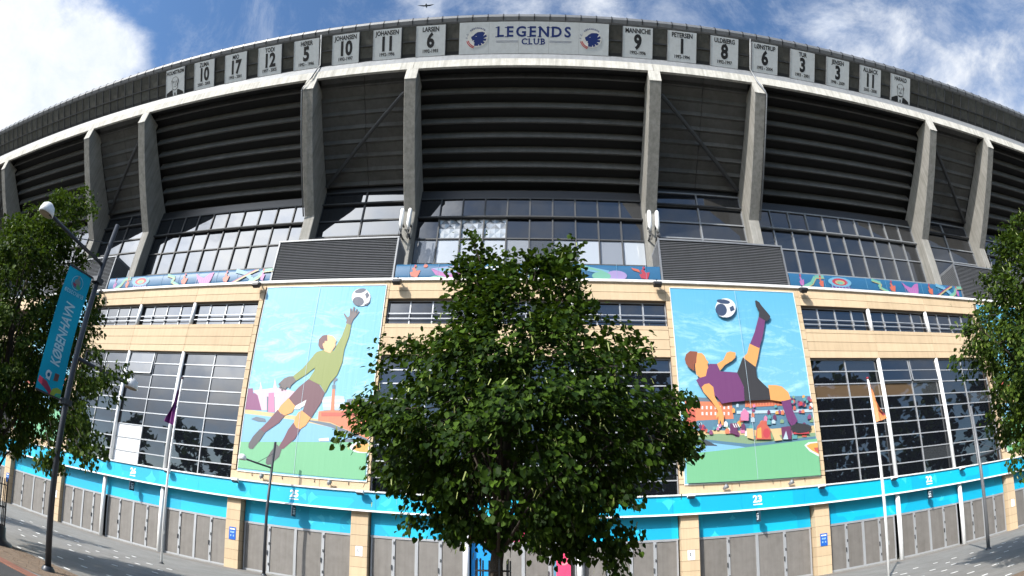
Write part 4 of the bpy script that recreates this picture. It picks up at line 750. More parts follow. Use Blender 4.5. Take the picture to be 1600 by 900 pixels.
def poster(x0, x1, z0, z1, art, label, seam):
    t = thing('poster', label, 'poster', ((x0+x1)/2, -.05, z0), 'huge blue posters on the stadium front')
    n = 12
    vs = []; fs = []
    for i in range(n+1):
        for j in range(n+1): vs.append((x0+(x1-x0)*i/n, -.058, z0+(z1-z0)*j/n))
    for i in range(n):
        for j in range(n): k = i*(n+1)+j; fs.append((k, k+n+1, k+n+2, k+1))
    mesh('vinyl_sheet', vs, fs, POSTERSKY, t)
    A = Art((0, -.058, 0), (1, 0, 0), (0, 0, 1), 0.004, 0.0009)
    def clip(pts): return [(min(max(px, x0+.0), x1), min(max(pz, z0), z1)) for px, pz in pts]
    for key, pts in art: A.poly(clip(pts), pm(key))
    for (xa, za), (xb, zb) in seam: A.line([(xa, za), (xb, zb)], .018, pm('paleblue'))
    A.build('print', t)
    m2 = MB()
    m2.box(x0-.03, x1+.03, -.085, -.05, z1, z1+.035); m2.box(x0-.03, x1+.03, -.085, -.05, z0-.05, z0)
    m2.box(x0-.03, x0, -.08, -.05, z0, z1); m2.box(x1, x1+.03, -.08, -.05, z0, z1)
    m2.build('hem', COPING, t)
    m2 = MB()
    for k in range(4): 
        x = x0+(x1-x0)*(k+.5)/4; m2.tube([(x, -.07, z0-.02), (x+.01, -.06, z0-.2), (x+.02, -.05, z0-.24)], .014, 6)
    tag(m2.build('lashing', DARKMETAL, t), None, None, kind='stuff')
    return t
poster(-14.63, -7.40, 5.08, 15.34, LEFT_ART, 'huge blue poster of a goalkeeper in a green jersey diving for a ball', [((-11.25, 15.3), (-11.25, 5.1))])
poster(7.48, 14.72, 5.10, 15.33, RIGHT_ART, 'huge blue poster of a player in a purple shirt overhead kicking a ball', [((11.05, 15.3), (11.15, 5.12))])
HARB = [('sand', [(0, .36), (1, .34), (1, .30), (0, .30)]), ('rust', [(.05, .36), (.3, .36), (.3, .44), (.05, .46)]), ('plum', [(.35, .36), (.5, .36), (.5, .5), (.42, .55), (.35, .5)]), ('orange', [(.55, .36), (.95, .35), (.95, .43), (.55, .45)]),
        ('water', [(0, .31), (1, .31), (1, .2), (0, .22)]), ('grass_green', [(0, .0), (1, .0), (1, .2), (0, .22)])]
for x0, x1, lab in ((-36.7, -29.95, 'huge blue poster partly hidden behind the tall lamp post with a pole banner'), (29.95, 36.7, 'huge blue poster almost hidden behind the tree beside the grey lamp post')):
    poster(x0, x1, 5.10, 15.33, [(k, [(x0+u*(x1-x0), 5.1+v*10.23) for u, v in p]) for k, p in HARB], lab, [])

# ------------------------------------------------------------------ fascia signs
def sframe(x, w): return FA + FN*.06 + Vector((x-w/2, 0, 0))
SH = 2.17
def sign(x, name, num, years, label, group='white name panels along the roof edge'):
    w = 1.96
    p0 = FA + FN*.06
    t = thing('name_panel', label, 'sign', (x, p0.y, p0.z), group)
    mb = MB(); fbox(mb, x-w/2, x+w/2, -.02, SH, .05, .085); mb.build('panel', SIGN, t)
    for xx in (x-w/2-.012, x+w/2-.012):
        mb = MB(); fbox(mb, xx, xx+.024, -.02, SH, .04, .1); mb.build('panel_edge', ALU, t)
    o = FA + FN*.086 + Vector((x, 0, 0))
    A = Art(o, (1, 0, 0), FD, .004, .001)
    s = .46 if len(name) <= 8 else .43
    A.text(name, 0, 1.87, s, INK, .70, .016)
    if num:
        A.text(num, 0, 1.05, 1.42, INK, .70, .06)
        A.text(years, 0, .33, .33, INK, .76, .010)
    return t, A
data = [(-1, 7, 'HOLMSTRØM', None, None, 'white panel with a stencil portrait of a bald man, at the end of the row'),
        (-1, 6, 'ZUMA', '10', '2000 - 2005', 'white panel with numeral 10 beside the bald man portrait panel'),
        (-1, 5, 'MIO', '17', '1993 - 2001', 'white panel with numeral 17 under a three letter name'),
        (-1, 4, 'TODI', '12', '1997 - 2005', 'white panel with numeral 12 under the name with two round letters'),
        (-1, 3, 'HØJER', '5', '1992 - 1996', 'white panel with numeral 5 whose edge is crossed by a downpipe'),
        (-1, 2, 'JOHANSEN', '10', '1992-1997', 'white panel with numeral 10 beside the numeral 5 panel'),
        (-1, 1, 'JOHANSEN', '11', '1992-1996', 'white panel with numeral 11 beside the numeral 10 and 6 panels'),
        (-1, 0, 'LARSEN', '6', '1992-1993', 'white panel with numeral 6 dated 1992-1993 next to the wide club sign'),
        (1, 0, 'MANNICHE', '9', '1992-1996', 'white panel with numeral 9 next to the wide club sign'),
        (1, 1, 'PETERSEN', '1', '1992-1994', 'white panel with the lone slim numeral 1'),
        (1, 2, 'ULDBJERG', '8', '1992-1997', 'white panel with numeral 8 beside the panel behind a downpipe'),
        (1, 3, 'LØNSTRUP', '6', '1992 - 2004', 'white panel with numeral 6 partly behind a downpipe'),
        (1, 4, 'TUR', '3', '1993 - 2001', 'white panel with numeral 3 under the shortest name'),
        (1, 5, 'JENSEN', '3', '1998 - 2009', 'white panel with numeral 3 dated 1998 - 2009'),
        (1, 6, 'ALLBÄCK', '11', '2005 - 2008', 'white panel with numeral 11 beside the moustached portrait panel'),
        (1, 7, 'HARALD', None, None, 'white panel with a stencil portrait of a man with moustache')]
for sx, i, nm, num, yrs, lab in data:
    x = sx*SIGNX[i]
    t, A = sign(x, nm, num, yrs, lab)
    if num is None:                                     # plain stencil of a head with collar and jacket
        A.poly([(-.90, .0), (-.88, .26), (-.45, .46), (-.26, .50), (-.20, .0)], INK)
        A.poly([(.18, .0), (.24, .46), (.40, .44), (.84, .20), (.90, .0)], INK)
        A.poly([(-.05, .0), (-.07, .18), (0, .30), (.07, .18), (.05, .0)], INK)
        A.line([(-.26, .52), (-.30, .80), (-.33, 1.10)], .03, INK); A.line([(.26, .52), (.29, .80), (.32, 1.12)], .045, INK)
        A.line([(-.22, .56), (-.12, .46), (0, .44), (.12, .47), (.22, .57)], .04, INK)
        A.poly([(-.34, 1.05), (-.30, 1.05), (-.28, 1.25), (-.33, 1.30), (-.38, 1.2)], INK); A.poly([(.30, 1.05), (.36, 1.02), (.38, 1.22), (.33, 1.34), (.27, 1.25)], INK)
        A.line([(-.33, 1.25), (-.22, 1.44), (-.02, 1.51), (.18, 1.46), (.31, 1.30)], .028, INK)
        for e in (-.14, .14):
            A.line([(e-.09, 1.12), (e, 1.15), (e+.09, 1.12)], .035, INK); A.ell(e, 1.05, .06, .022, INK, 10)
        A.line([(.01, 1.05), (.05, .88), (-.04, .85)], .026, INK)
        A.line([(-.12, .70), (0, .73), (.12, .70)], .03, INK)
        if sx > 0:
            A.poly([(-.16, .74), (-.08, .82), (0, .80), (.08, .82), (.16, .74), (0, .77)], INK)
            A.poly([(-.24, .5), (.1, .43), (.24, .5), (.12, .56), (0, .52), (-.12, .56)], INK)
        else: A.poly([(.22, .70), (.33, 1.0), (.27, 1.0), (.19, .72)], INK)
    A.build('lettering', t)
# the wide club sign
t = thing('club_sign', 'wide pale grey sign reading LEGENDS CLUB between two blue lion emblems', 'sign', (0, -2.7, 31.2))
for k in range(5):
    mb = MB(); fbox(mb, -4.82+k*1.928+.004, -4.82+(k+1)*1.928-.004, -.02, SH+.06, .05, .085); mb.build('panel', SIGN, t)
A = Art(FA + FN*.086, (1, 0, 0), FD, .004, .001)
def slab(word, x0, b, size, xs, pitch, off, serif):
    """slab-serif capitals: sans strokes with short bars at the stroke ends"""
    x = x0; h = size*.70/2
    for ch, wd in word:
        A.text(ch, x+wd/2, b, size, NAVY, xs, off); A.k -= A.step
        sw, st = serif
        l, r = x+wd*.10, x+wd*.90
        ends = dict(L=[(l, 1), (l, -1)], E=[(l, 1), (l, -1)], N=[(l, 1), (l, -1), (r, 1)], D=[(l, 1), (l, -1)], B=[(l, 1), (l, -1)], U=[(l, 1), (r, 1)], G=[(r-.03, 0)]).get(ch, [])
        for ex, sg in ends:
            if sg == 0: A.rect(ex-sw*.7, ex+sw*.7, b-.02, b-.02+st, NAVY)
            else: A.rect(ex-sw, ex+sw, b+sg*h-(st if sg > 0 else 0), b+sg*h+(0 if sg > 0 else st), NAVY)
            A.k -= A.step
        x += wd + pitch
    A.k += A.step
slab([('L', .46), ('E', .52), ('G', .66), ('E', .52), ('N', .68), ('D', .66), ('S', .50)], -2.40, 1.48, 1.02, .92, .135, .026, (.12, .06))
slab([('C', .36), ('L', .32), ('U', .38), ('B', .36)], -.78, .80, .58, .92, .04, .016, (.08, .04))
for s in (-1, 1):
    for zz in (.86, .78): A.line([(s*1.0, zz), (s*2.42, zz)], .022, NAVY)
for ex in (-3.62, 3.70):
    A.ell(ex, 1.12, .66, .64, COPING, 28)
    A.poly([(ex-.42, 1.20), (ex-.40, 1.05), (ex-.34, 1.0), (ex-.38, .93), (ex-.22, .95), (ex-.26, .84), (ex-.2, .80), (ex-.22, .56), (ex+.05, .55), (ex+.08, .70), (ex+.12, .55), (ex+.28, .60), (ex+.22, .76), (ex+.36, .66), (ex+.48, .78), (ex+.34, .90),
            (ex+.54, .90), (ex+.58, 1.05), (ex+.38, 1.06), (ex+.60, 1.18), (ex+.56, 1.34), (ex+.36, 1.22), (ex+.48, 1.46), (ex+.30, 1.54), (ex+.0, 1.52), (ex-.18, 1.40), (ex-.28, 1.28)], NAVY)
    A.poly([(ex-.16, 1.22), (ex-.06, 1.25), (ex-.08, 1.20)], COPING)
    A.arc_text('F.C. KØBENHAVN', ex, 1.10, .70, .17, 178, 52, NAVY, .004)
    for r0 in (.60, .70): A.ring(ex, 1.10, r0, r0+.055, 196, 250, REDINK, 8)
A.build('lettering', t)

# ------------------------------------------------------------------ printed banners on the ledge
UI = dict(blueA=(48, 118, 165), mint=(130, 200, 175), cor=(232, 120, 95), mag=(205, 120, 190), lil=(185, 165, 220), pur=(120, 70, 150), sky=(130, 190, 220), red=(205, 70, 90), cream=(200, 190, 140))
def ui(k): return ink('banner_'+k, UI[k], .52)
def banner(x0, x1, label, kind):
    t = thing('ledge_banner', label, 'banner', ((x0+x1)/2, .15, 15.72), 'printed blue banners along the ledge')
    vs = []; fs = []; n = 24; prof = [(.20, 15.72), (.10, 15.80), (.065, 16.0), (.06, 16.3), (.075, 16.55), (.12, 16.70), (.22, 16.76), (.40, 16.76)]
    for i in range(n+1):
        for k, (y, z) in enumerate(prof): vs.append((x0+(x1-x0)*i/n, y+.012*math.sin(i*2.3+k), z))
    m = len(prof)
    for i in range(n):
        for k in range(m-1): q = i*m+k; fs.append((q, q+m, q+m+1, q+1))
    mesh('banner_cloth', vs, fs, ui('blueA'), t, smooth=True)
    A = Art((0, .045, 0), (1, 0, 0), (0, 0, 1), .002, .0009)
    B = 15.80; L = x1-x0
    def bowl(x, w=.85):
        A.rect(x-w*.8, x+w*.8, B, B+.28, ui('pur'))
        for k in range(6): A.rect(x-w*.75+k*w*.28, x-w*.75+k*w*.28+.06, B-.02, B+.25, ui('sky'))
        A.ell(x, B+.46, w, .33, ui('sky')); A.ell(x, B+.47, w*.66, .24, ui('red')); A.ell(x, B+.44, w*.42, .15, ui('cream')); A.ell(x, B+.40, w*.26, .10, ui('mint'))
    def fan(x, s=1, c='cor'):
        A.poly([(x-.16*s, B+.12), (x-.05*s, B+.1), (x+.12*s, B+.05), (x+.2*s, B+.3), (x+.24*s, B+.5), (x+.06*s, B+.46), (x-.04*s, B+.68), (x-.16*s, B+.62), (x-.1*s, B+.42), (x-.24*s, B+.36)], ui(c)); A.ell(x-.02, B+.76, .07, .08, ui('red'), 10)
    def crown(x):
        A.poly([(x-.75, B+.78), (x-.4, B+.55), (x, B+.42), (x+.4, B+.72), (x+.72, B+.80), (x+.62, B+.3), (x+.5, B), (x-.2, B), (x-.55, B+.4)], ui('mag'))
        for k in range(7): A.line([(x-.55+k*.17, B+.02), (x-.58+k*.18, B+.45)], .03, ui('lil'))
    def ribbon(x, up=1):
        p = [(x, B), (x+.6, B+.3), (x+.9, B+.72), (x+1.5, B+.76)] if up else [(x, B+.78), (x+.7, B+.6), (x+.5, B+.3), (x+1.2, B)]
        A.line(p, .2, ui('mint')); A.line([(a+.06, b-.1) for a, b in p], .06, ui('cream'))
    def swoosh(x):
        A.line([(x-.7, B+.8), (x, B+.62), (x+.5, B+.3), (x+.75, B)], .26, ui('sky')); A.line([(x-.9, B), (x-.1, B+.4), (x+.7, B+.8)], .07, ui('pur')); A.line([(x-.8, B), (x, B+.42), (x+.8, B+.8)], .07, ui('red')); A.line([(x-.68, B), (x+.12, B+.42), (x+.95, B+.8)], .1, ui('cream'))
    if kind == 'C':
        A.poly([(-5.1, B+.6), (-3.6, B+.78), (-2.9, B+.5), (-4.1, B+.2)], ui('lil')); A.poly([(-4.9, B+.58), (-3.65, B+.72), (-3.2, B+.52), (-4.2, B+.3)], ui('sky')); A.poly([(-4.3, B+.56), (-3.7, B+.64), (-3.5, B+.52), (-4.1, B+.42)], ui('cream'))
        A.poly([(-5.1, B+.58), (-4.1, B+.2), (-2.9, B+.48), (-3.1, B+.2), (-4.0, B-.02), (-4.8, B+.2)], ui('mag'))
        A.ell(-4.7, B+.02, .4, .14, ui('mint')); fan(-5.95, 1.2); A.ell(-5.4, B+.75, .12, .1, ui('cor'), 10)
        A.text('COPENHAGEN', .0, B+.40, .78, TEXTWHITE, .86, .02)
        A.line([(2.6, B+.8), (3.3, B+.6), (4.3, B+.4), (5.0, B)], .28, ui('sky')); A.line([(2.9, B+.78), (3.9, B+.5), (4.6, B+.1)], .12, ui('mint')); A.ell(4.7, B+.25, .55, .3, ui('lil')); A.ell(3.9, B+.2, .5, .25, ui('mint'))
        fan(6.2, 1.2, 'red'); A.poly([(5.5, B+.75), (5.9, B+.65), (6.0, B+.45), (5.6, B+.6)], ui('cor'))
    else:
        f = (lambda u: x0 + u*L)
        fan(f(.055), .7, 'mag'); ribbon(f(.06)); fan(f(.15), .7); bowl(f(.245)); ribbon(f(.42), 0); fan(f(.535), 1.1); crown(f(.65)); fan(f(.775), 1.0, 'cor'); swoosh(f(.87)); ribbon(f(.9)) ; fan(f(.965), .6, 'mag')
    A.build('print', t)
    m2 = MB()
    for k in range(9): x = x0 + L*(k+.5)/9; m2.tube([(x, .035, 15.72), (x, .03, 16.74)], .008, 5)
    tag(m2.build('batten', ui('sky'), t), None, None, kind='stuff')
banner(-7.05, 7.08, 'printed blue banner in the middle of the ledge behind the treetop, with white letters', 'C')
banner(-28.85, -14.76, 'printed blue ledge banner under the brightly reflecting glass', 'S')
banner(14.76, 28.9, 'printed blue ledge banner under the dark unlit glass', 'S')

# ------------------------------------------------------------------ lamps on the front, number plates, notices
def flood(x, i, lab):
    t = thing('floodlight', lab, 'floodlight', (x, -.16, 15.6), 'black floodlights below the ledge')
    m2 = MB(); m2.box(x-.03, x+.03, -.45, -.16, 15.56, 15.62); m2.tube([(x, -.42, 15.58), (x, -.52, 15.42)], .03, 6); m2.build('bracket', BLACK, t)
    m2 = MB(); m2.prism([(-.34, 15.50), (-.70, 15.36), (-.74, 15.22), (-.46, 15.14), (-.34, 15.30)], x-.2, x+.2); m2.build('lamp_housing', BLACK, t)
    m2 = MB(); m2.prism([(-.34, 15.505), (-.71, 15.365), (-.69, 15.40), (-.36, 15.535)], x-.22, x+.22); m2.build('visor', WHITE, t)
for i, (x, lab) in enumerate([(-29.0, 'black floodlight under the ledge behind the tall lamp post'), (-15.2, 'black floodlight at the goalkeeper poster corner away from the tree'), (-6.72, 'black floodlight at the goalkeeper poster corner next to the tree'),
                              (6.72, 'black floodlight at the overhead kick poster corner next to the tree'), (15.2, 'black floodlight at the overhead kick poster corner away from the tree')]): flood(x, i, lab)
BL = [(-24.55, 'small lamp on the turquoise band under the first white mullion'), (-19.1, 'small lamp on the turquoise band behind the white flagpole with purple flag'), (-14.4, 'small lamp on the turquoise band under the goalkeeper poster corner away from the tree'), (-7.5, 'small white topped lamp on the band at the goalkeeper poster corner'),
      (7.6, 'small lamp on the band under the tree side edge of the kick poster'), (14.5, 'small lamp on the band under the kick poster corner away from the tree'), (19.2, 'small lamp on the band beside the flagpole with orange flag'), (24.7, 'small lamp on the turquoise band under the white mullion nearest numeral 22')]
for x, lab in BL:
    t = thing('wall_lamp', lab, 'lamp', (x, -.36, 4.56), 'small lamps on the turquoise band')
    m2 = MB(); m2.box(x-.03, x+.03, -.5, -.36, 4.50, 4.54); m2.build('bracket', DARKMETAL, t)
    m2 = MB(); m2.prism([(-.46, 4.60), (-.72, 4.56), (-.72, 4.46), (-.5, 4.40)], x-.17, x+.17, 0); m2.prism([(-.46, 4.40), (-.72, 4.455), (-.70, 4.38), (-.5, 4.34)], x-.15, x+.15, 1); m2.build('lamp_housing', [WHITE, BLACK], t)
for x, lab in [(-13.05, 'small grey spotlight below the goalkeeper boots on the poster'), (-9.25, 'small grey spotlight below the goalkeeper poster near the tree'), (9.4, 'small grey spotlight below the kick poster near the tree'), (12.9, 'small grey spotlight below the kick poster towards its far end')]:
    t = thing('spotlight', lab, 'spotlight', (x, -.05, 4.85), 'small spotlights under the posters')
    m2 = MB(); m2.tube([(x, -.03, 4.82), (x, -.2, 4.82)], .025, 6); m2.build('arm', DARKMETAL, t)
    m2 = MB(); m2.tube([(x-.06, -.16, 4.78), (x+.02, -.28, 4.84), (x+.1, -.36, 4.90)], [.06, .10, .12], 10); m2.build('lamp_housing', GREYMETAL, t, True)
for x, n, wh, wp in ((-22.1, '26', 'near the purple flag', 'near the purple flag pole'), (-11.05, '25', 'below the goalkeeper poster', 'between the blue notice and the centre tree'), (11.03, '23', 'below the overhead kick poster', 'below the overhead kick poster'), (22.05, '22', 'between the orange flag and the tree', 'between two white posts near the grey lamp post')):
    t = thing('gate_number', 'white numeral %s on the turquoise band %s' % (n, wh), 'sign', (x, -.27, 4.0), 'gate numbers on the turquoise band')
    A = Art((x, -.272, 4.16), (1, 0, 0), (0, 0, 1), .002, .001); A.text(n, 0, 0, .46, TEXTWHITE, 1.05, .018); A.rect(-.24, .24, -.28, -.23, TEXTWHITE); A.build('lettering', t)
    t = thing('gate_plate', 'dark gate plate %s over the doors %s' % (n, wp), 'sign', (x, -.1, 3.6), 'gate plates over the doors')
    box('plate', x-.03, x+.03, -.46, -.02, 3.06, 3.58, ink('plate_blue', (40, 70, 85)), t)
    for sgn in (1, -1):
        A = Art((x+sgn*.031, -.24, 3.32), (0, sgn, 0), (0, 0, 1), .002, .001); A.text(n, 0, -.06, .30, TEXTWHITE, .9, .008); A.rect(-.12, .12, .12, .15, TEXTWHITE); A.build('lettering', t)
for x, lab in ((-14.66, 'blue notice on the stone pillar below the goalkeeper poster'), (14.70, 'blue notice on the stone pillar below the kick poster'), (-36.7, 'blue notice on the farthest stone pillar behind a tree guard')):
    t = thing('notice', lab, 'sign', (x, -.03, 1.8), 'notices on the stone pillars')
    box('plate', x-.21, x+.21, -.045, -.032, 1.48, 2.12, BLUESIGN, t)
    A = Art((x, -.045, 1.8), (1, 0, 0), (0, 0, 1), .002, .001); A.rect(-.15, .15, .19, .25, TEXTWHITE)
    for a, b_ in ((-.09, .06), (.08, .06), (0, .05), (-.09, -.12), (.08, -.12)): A.rect(a-.035, a+.035, b_-.045, b_+.045, ink('notice_light', (150, 190, 230)))
    A.build('lettering', t)
for x, lab in ((-7.61, 'white pictogram sign on the pillar between gates 25 and the centre doors'), (7.66, 'white pictogram sign on the pillar beside gate 23'), (-29.9, 'white pictogram sign on the pillar behind the tall lamp post'), (29.9, 'white pictogram sign on the pillar behind the grey lamp post')):
    t = thing('pictogram', lab, 'sign', (x, -.03, 1.75), 'white pictogram signs on the pillars')
    box('plate', x-.17, x+.17, -.045, -.032, 1.50, 1.97, TEXTWHITE, t)
    A = Art((x, -.045, 1.74), (1, 0, 0), (0, 0, 1), .002, .001); A.line([(-.05, .07), (-.06, -.03), (.0, -.06), (.05, -.05)], .04, INK); A.ell(-.05, .09, .03, .03, INK, 8); A.build('lettering', t)
t = thing('pink_sign', 'upright pink sign beside the centre doors below the tree', 'sign', (1.9, .05, 0))
box('board', 1.35, 2.12, .02, .09, .05, 2.35, PINK, t)
A = Art((1.7, .02, 1.2), (1, 0, 0), (0, 0, 1), .003, .001); A.ring(.1, .55, .18, .26, 180, 360, ink('pink_light', (255, 150, 160)), 10); A.line([(.30, .55), (.30, .95)], .08, ink('pink_light', (255, 150, 160))); A.text('24', -.15, .85, .3, TEXTWHITE, 1, .01); A.rect(-.35, -.22, -1.1, 1.0, ink('steel_strip', (90, 140, 165))); A.build('print', t)
# mobile antennas on the two middle columns
for sx, lab in ((-1, 'white antenna panel on the column beside the goalkeeper side grey screen'), (1, 'white antenna panel on the column beside the kick poster side grey screen')):
    for k, dx in enumerate((-.26, .22)):
        x = sx*7.55 + dx
        t = thing('antenna', lab + (', outer one' if (dx*sx > 0) else ', inner one'), 'antenna', (x, 2.4, 20.2), 'antenna panels on the columns')
        m2 = MB(); m2.tube([(x, 2.30, 20.45), (x, 2.18, 20.8), (x, 2.05, 21.75), (x, 2.04, 21.85)], [.10, .135, .13, .08], 10); m2.build('antenna_panel', WHITE, t, True)
        m2 = MB(); m2.tube([(x, 2.45, 19.9), (x, 2.35, 22.0)], .035, 6); m2.box(x-.05, x+.05, 2.35, 3.0, 20.2, 20.28); m2.box(x-.05, x+.05, 2.3, 2.9, 21.0, 21.06)
        for q in (-.07, 0, .07): m2.tube([(x+q, 2.28, 20.45), (x+q*1.3, 2.25, 20.15), (x+q, 2.45, 19.95)], .022, 5)
        m2.build('mount', BLACK, t)

# ------------------------------------------------------------------ flagpoles and flags
def flagpole(x, y, h, lab, m_top):
    t = thing('flagpole', lab, 'flagpole', (x, y, 0), 'white flagpoles in front of the stadium')
    m2 = MB(); m2.tube([(x, y, 0), (x, y, h*.5), (x, y, h)], [.055, .045, .03], 12); m2.build('pole', WHITE, t, True)
    m2 = MB(); m2.lathe((x, y, h), [(0.0, .09), (.05, .07), (.06, .03), (.04, 0), (0, 0)], 10); m2.build('finial', m_top, t, True)
    m2 = MB(); m2.lathe((x, y, 0), [(.13, 0), (.13, .02), (.07, .05), (.05, .1)], 12); m2.build('base_collar', DARKMETAL, t, True)
    m2 = MB(); m2.tube([(x+.06, y, h-.05), (x+.075, y, h*.5), (x+.06, y, 1.2)], .006, 4); m2.build('halyard', WHITE, t)
    m2 = MB(); m2.box(x+.05, x+.09, y-.02, y+.02, 1.2, 1.35); m2.build('cleat', ALU, t)
def flag(x, y, ztop, drop, w, m, lab, sx, art=None):
    t = thing('flag', lab, 'flag', (x, y, ztop), None)
    vs = []; fs = []; nu, nv = 14, 22
    for j in range(nv+1):
        v = j/nv
        for i in range(nu+1):
            u = i/nu
            spread = w*(.10+.9*v**.9)
            px = x + sx*(.05 + u*spread*(.85 if v < .9 else .85))
            pz = ztop - v*drop*(1-.0*u) - u*.55*(1-v)*drop*.9 - u*.12*math.sin(v*5)
            py = y + .10*math.sin(u*11+v*2.0)*(.3+u) - .05
            vs.append((px, py, pz))
    for j in range(nv):
        for i in range(nu): q = j*(nu+1)+i; fs.append((q, q+1, q+nu+2, q+nu+1))
    o = mesh('flag_cloth', vs, fs, m if isinstance(m, list) else [m], t, smooth=True)
    if isinstance(m, list):
        for p in o.data.polygons:
            i = p.index % nu; j = p.index // nu
            p.material_index = 1 if (i > 9 and 8 < j < 19) or (3 < i < 7 and 16 < j < 19) or (i == 8 and 5 < j < 15) else 0
    return t
flagpole(-13.92, -7.05, 7.55, 'white flagpole with the purple flag, in front of gate 26', ink('finial_plum', (60, 20, 40)))
flag(-13.92, -7.05, 7.35, 1.75, .62, cloth_print('flag_purple', (0.115, 0.005, 0.115, 1)), 'limp dark purple flag hanging from the white flagpole near gate 26', -1)
flagpole(12.42, -8.9, 7.22, 'white flagpole with the orange flag, in front of gate 22', ink('finial_red', (160, 20, 40)))
flag(12.42, -8.9, 7.05, 1.45, .62, [cloth_print('flag_orange', (0.62, 0.24, 0.09, 1)), cloth_print('flag_orange_print', (0.30, 0.06, 0.07, 1))], 'limp orange flag hanging from the white flagpole near gate 22', 1)

# ------------------------------------------------------------------ lamp posts
def lamp_arm(t, p0, p1, head, wire0):
    m2 = MB(); m2.tube([p0, p1], .045, 8); m2.build('arm', CHARCOAL, t, True)
    p0v, p1v = Vector(p0), Vector(p1); mid = p0v.lerp(p1v, .55)
    m2 = MB(); m2.tube([wire0, mid], .012, 5); m2.build('stay', CHARCOAL, t)
    d = (p1v-p0v); d.z = 0; d.normalize(); side = Vector((-d.y, d.x, 0))
    M = Matrix((side, d, Vector((0, 0, 1)))).transposed()
    c = p1v + d*.10
    m2 = MB(); m2.lathe(c, [(0, .20), (.075, .185), (.14, .125), (.17, .02), (.175, -.06), (.16, -.075)], 18, 0, M @ Matrix.Diagonal(Vector((1, 1.25, 1)))); m2.lathe(c, [(.16, -.075), (.145, -.045), (.0, -.015)], 18, 1, M @ Matrix.Diagonal(Vector((1, 1.25, 1))))
    m2.build('lamp_head', [WHITE, ink('lamp_inner', (190, 175, 150))], t, True)
t = thing('lamp_post', 'tall dark lamp post carrying the turquoise pole banner', 'lamp post', (-9.33, -17.29, 0), 'dark lamp posts with white heads')
m2 = MB(); m2.tube([(-9.33, -17.29, 0), (-9.3, -17.29, 3), (-9.28, -17.29, 7.9)], [.082, .078, .062], 14); m2.build('pole', CHARCOAL, t, True)
m2 = MB(); m2.lathe((-9.33, -17.29, 0), [(.17, 0), (.17, .05), (.12, .12)], 14); m2.build('base', CHARCOAL, t, True)
lamp_arm(t, (-9.28, -17.3, 6.83), (-9.74, -19.2, 7.08), 1, (-9.28, -17.3, 7.4))
lamp_arm(t, (-9.28, -17.27, 4.62), (-9.46, -15.0, 4.80), 1, (-9.28, -17.27, 5.0))
m2 = MB()
for z in (3.62, 6.44): m2.tube([(-9.3, -17.3, z), (-9.62, -18.08, z+.02)], .022, 6); m2.box(-9.42, -9.18, -17.42, -17.18, z-.06, z+.06)
m2.build('banner_bracket', CHARCOAL, t)
t = thing('pole_banner', 'long turquoise banner with white lettering hanging on the tall lamp post', 'banner', (-9.5, -17.7, 3.6))
TEAL = bpy.data.materials.new('teal_banner_cloth'); TEAL.use_nodes = True
ntt = TEAL.node_tree; bt = ntt.nodes['Principled BSDF']; bt.inputs['Base Color'].default_value = (0.0, 0.17, 0.30, 1); bt.inputs['Roughness'].default_value = .6
tr_ = ntt.nodes.new('ShaderNodeBsdfTranslucent'); tr_.inputs['Color'].default_value = (0.0, 0.20, 0.34, 1); ms_ = ntt.nodes.new('ShaderNodeMixShader'); ms_.inputs[0].default_value = .45
ntt.links.new(bt.outputs[0], ms_.inputs[1]); ntt.links.new(tr_.outputs[0], ms_.inputs[2]); ntt.links.new(ms_.outputs[0], ntt.nodes['Material Output'].inputs[0])
b0, b1 = Vector((-9.37, -17.44, 0)), Vector((-9.62, -18.08, 0)); ub = (b1-b0); WB = ub.length; ub.normalize()
vs = []; fs = []; n = 10
for j in range(n+1):
    for i in range(5):
        p = b0 + ub*WB*i/4; vs.append((p.x + .012*math.sin(j*.9+i), p.y, 3.63 + 2.80*j/n))
for j in range(n):
    for i in range(4): q = j*5+i; fs.append((q, q+5, q+6, q+1))
mesh('banner_cloth', vs, fs, TEAL, t, smooth=True)
TIN = bpy.data.materials.new('banner_ink'); TIN.use_nodes = True
def tink(name, c):
    if name in MATS: return MATS[name]
    m = TEAL.copy(); m.name = name
    m.node_tree.nodes['Principled BSDF'].inputs['Base Color'].default_value = (*c, 1)
    for nd in m.node_tree.nodes:
        if nd.type == 'BSDF_TRANSLUCENT': nd.inputs['Color'].default_value = (*c, 1)
    MATS[name] = m; return m
mid = b0.lerp(b1, .5)
A = Art((mid.x, mid.y, 5.03), (0, 0, 1), ub, .016, .0012)     # lettering reads upwards
A.text('KØBENHAVN', -.08, -.02, .36, tink('tink_white', (.8, .82, .84)), .64, .010, 0, .2)
A.text('EURO2020', .88, .0, .12, tink('tink_pale', (.45, .62, .70)), 1.0, .003, math.pi/2)
A.ring(1.12, .0, .15, .165, 0, 360, tink('tink_pale', (.45, .62, .70)), 20); A.poly([(1.0, -.08), (1.05, .02), (1.14, .09), (1.2, .05), (1.2, -.05), (1.14, -.09)], tink('tink_grey', (.36, .30, .28))); A.poly([(.98, -.1), (1.05, -.13), (1.1, -.02), (1.0, .0)], tink('tink_green', (.12, .45, .2))); A.poly([(.99, .02), (1.04, .1), (1.1, .12), (1.08, .02)], tink('tink_red', (.5, .05, .1))); A.line([(1.2, .0), (1.29, .0)], .05, tink('tink_grey', (.36, .30, .28)))
A.ell(-1.0, .1, .09, .075, tink('tink_white', (.8, .82, .84)), 14); A.poly([(-1.12, .04), (-.93, .02), (-.95, .16), (-1.1, .15)], tink('tink_white', (.8, .82, .84))); A.ell(-1.01, .09, .045, .04, TEAL, 12)
A.poly([(-1.09, -.06), (-.92, -.07), (-.92, -.19), (-1.07, -.18)], tink('tink_brown', (.25, .08, .06)))
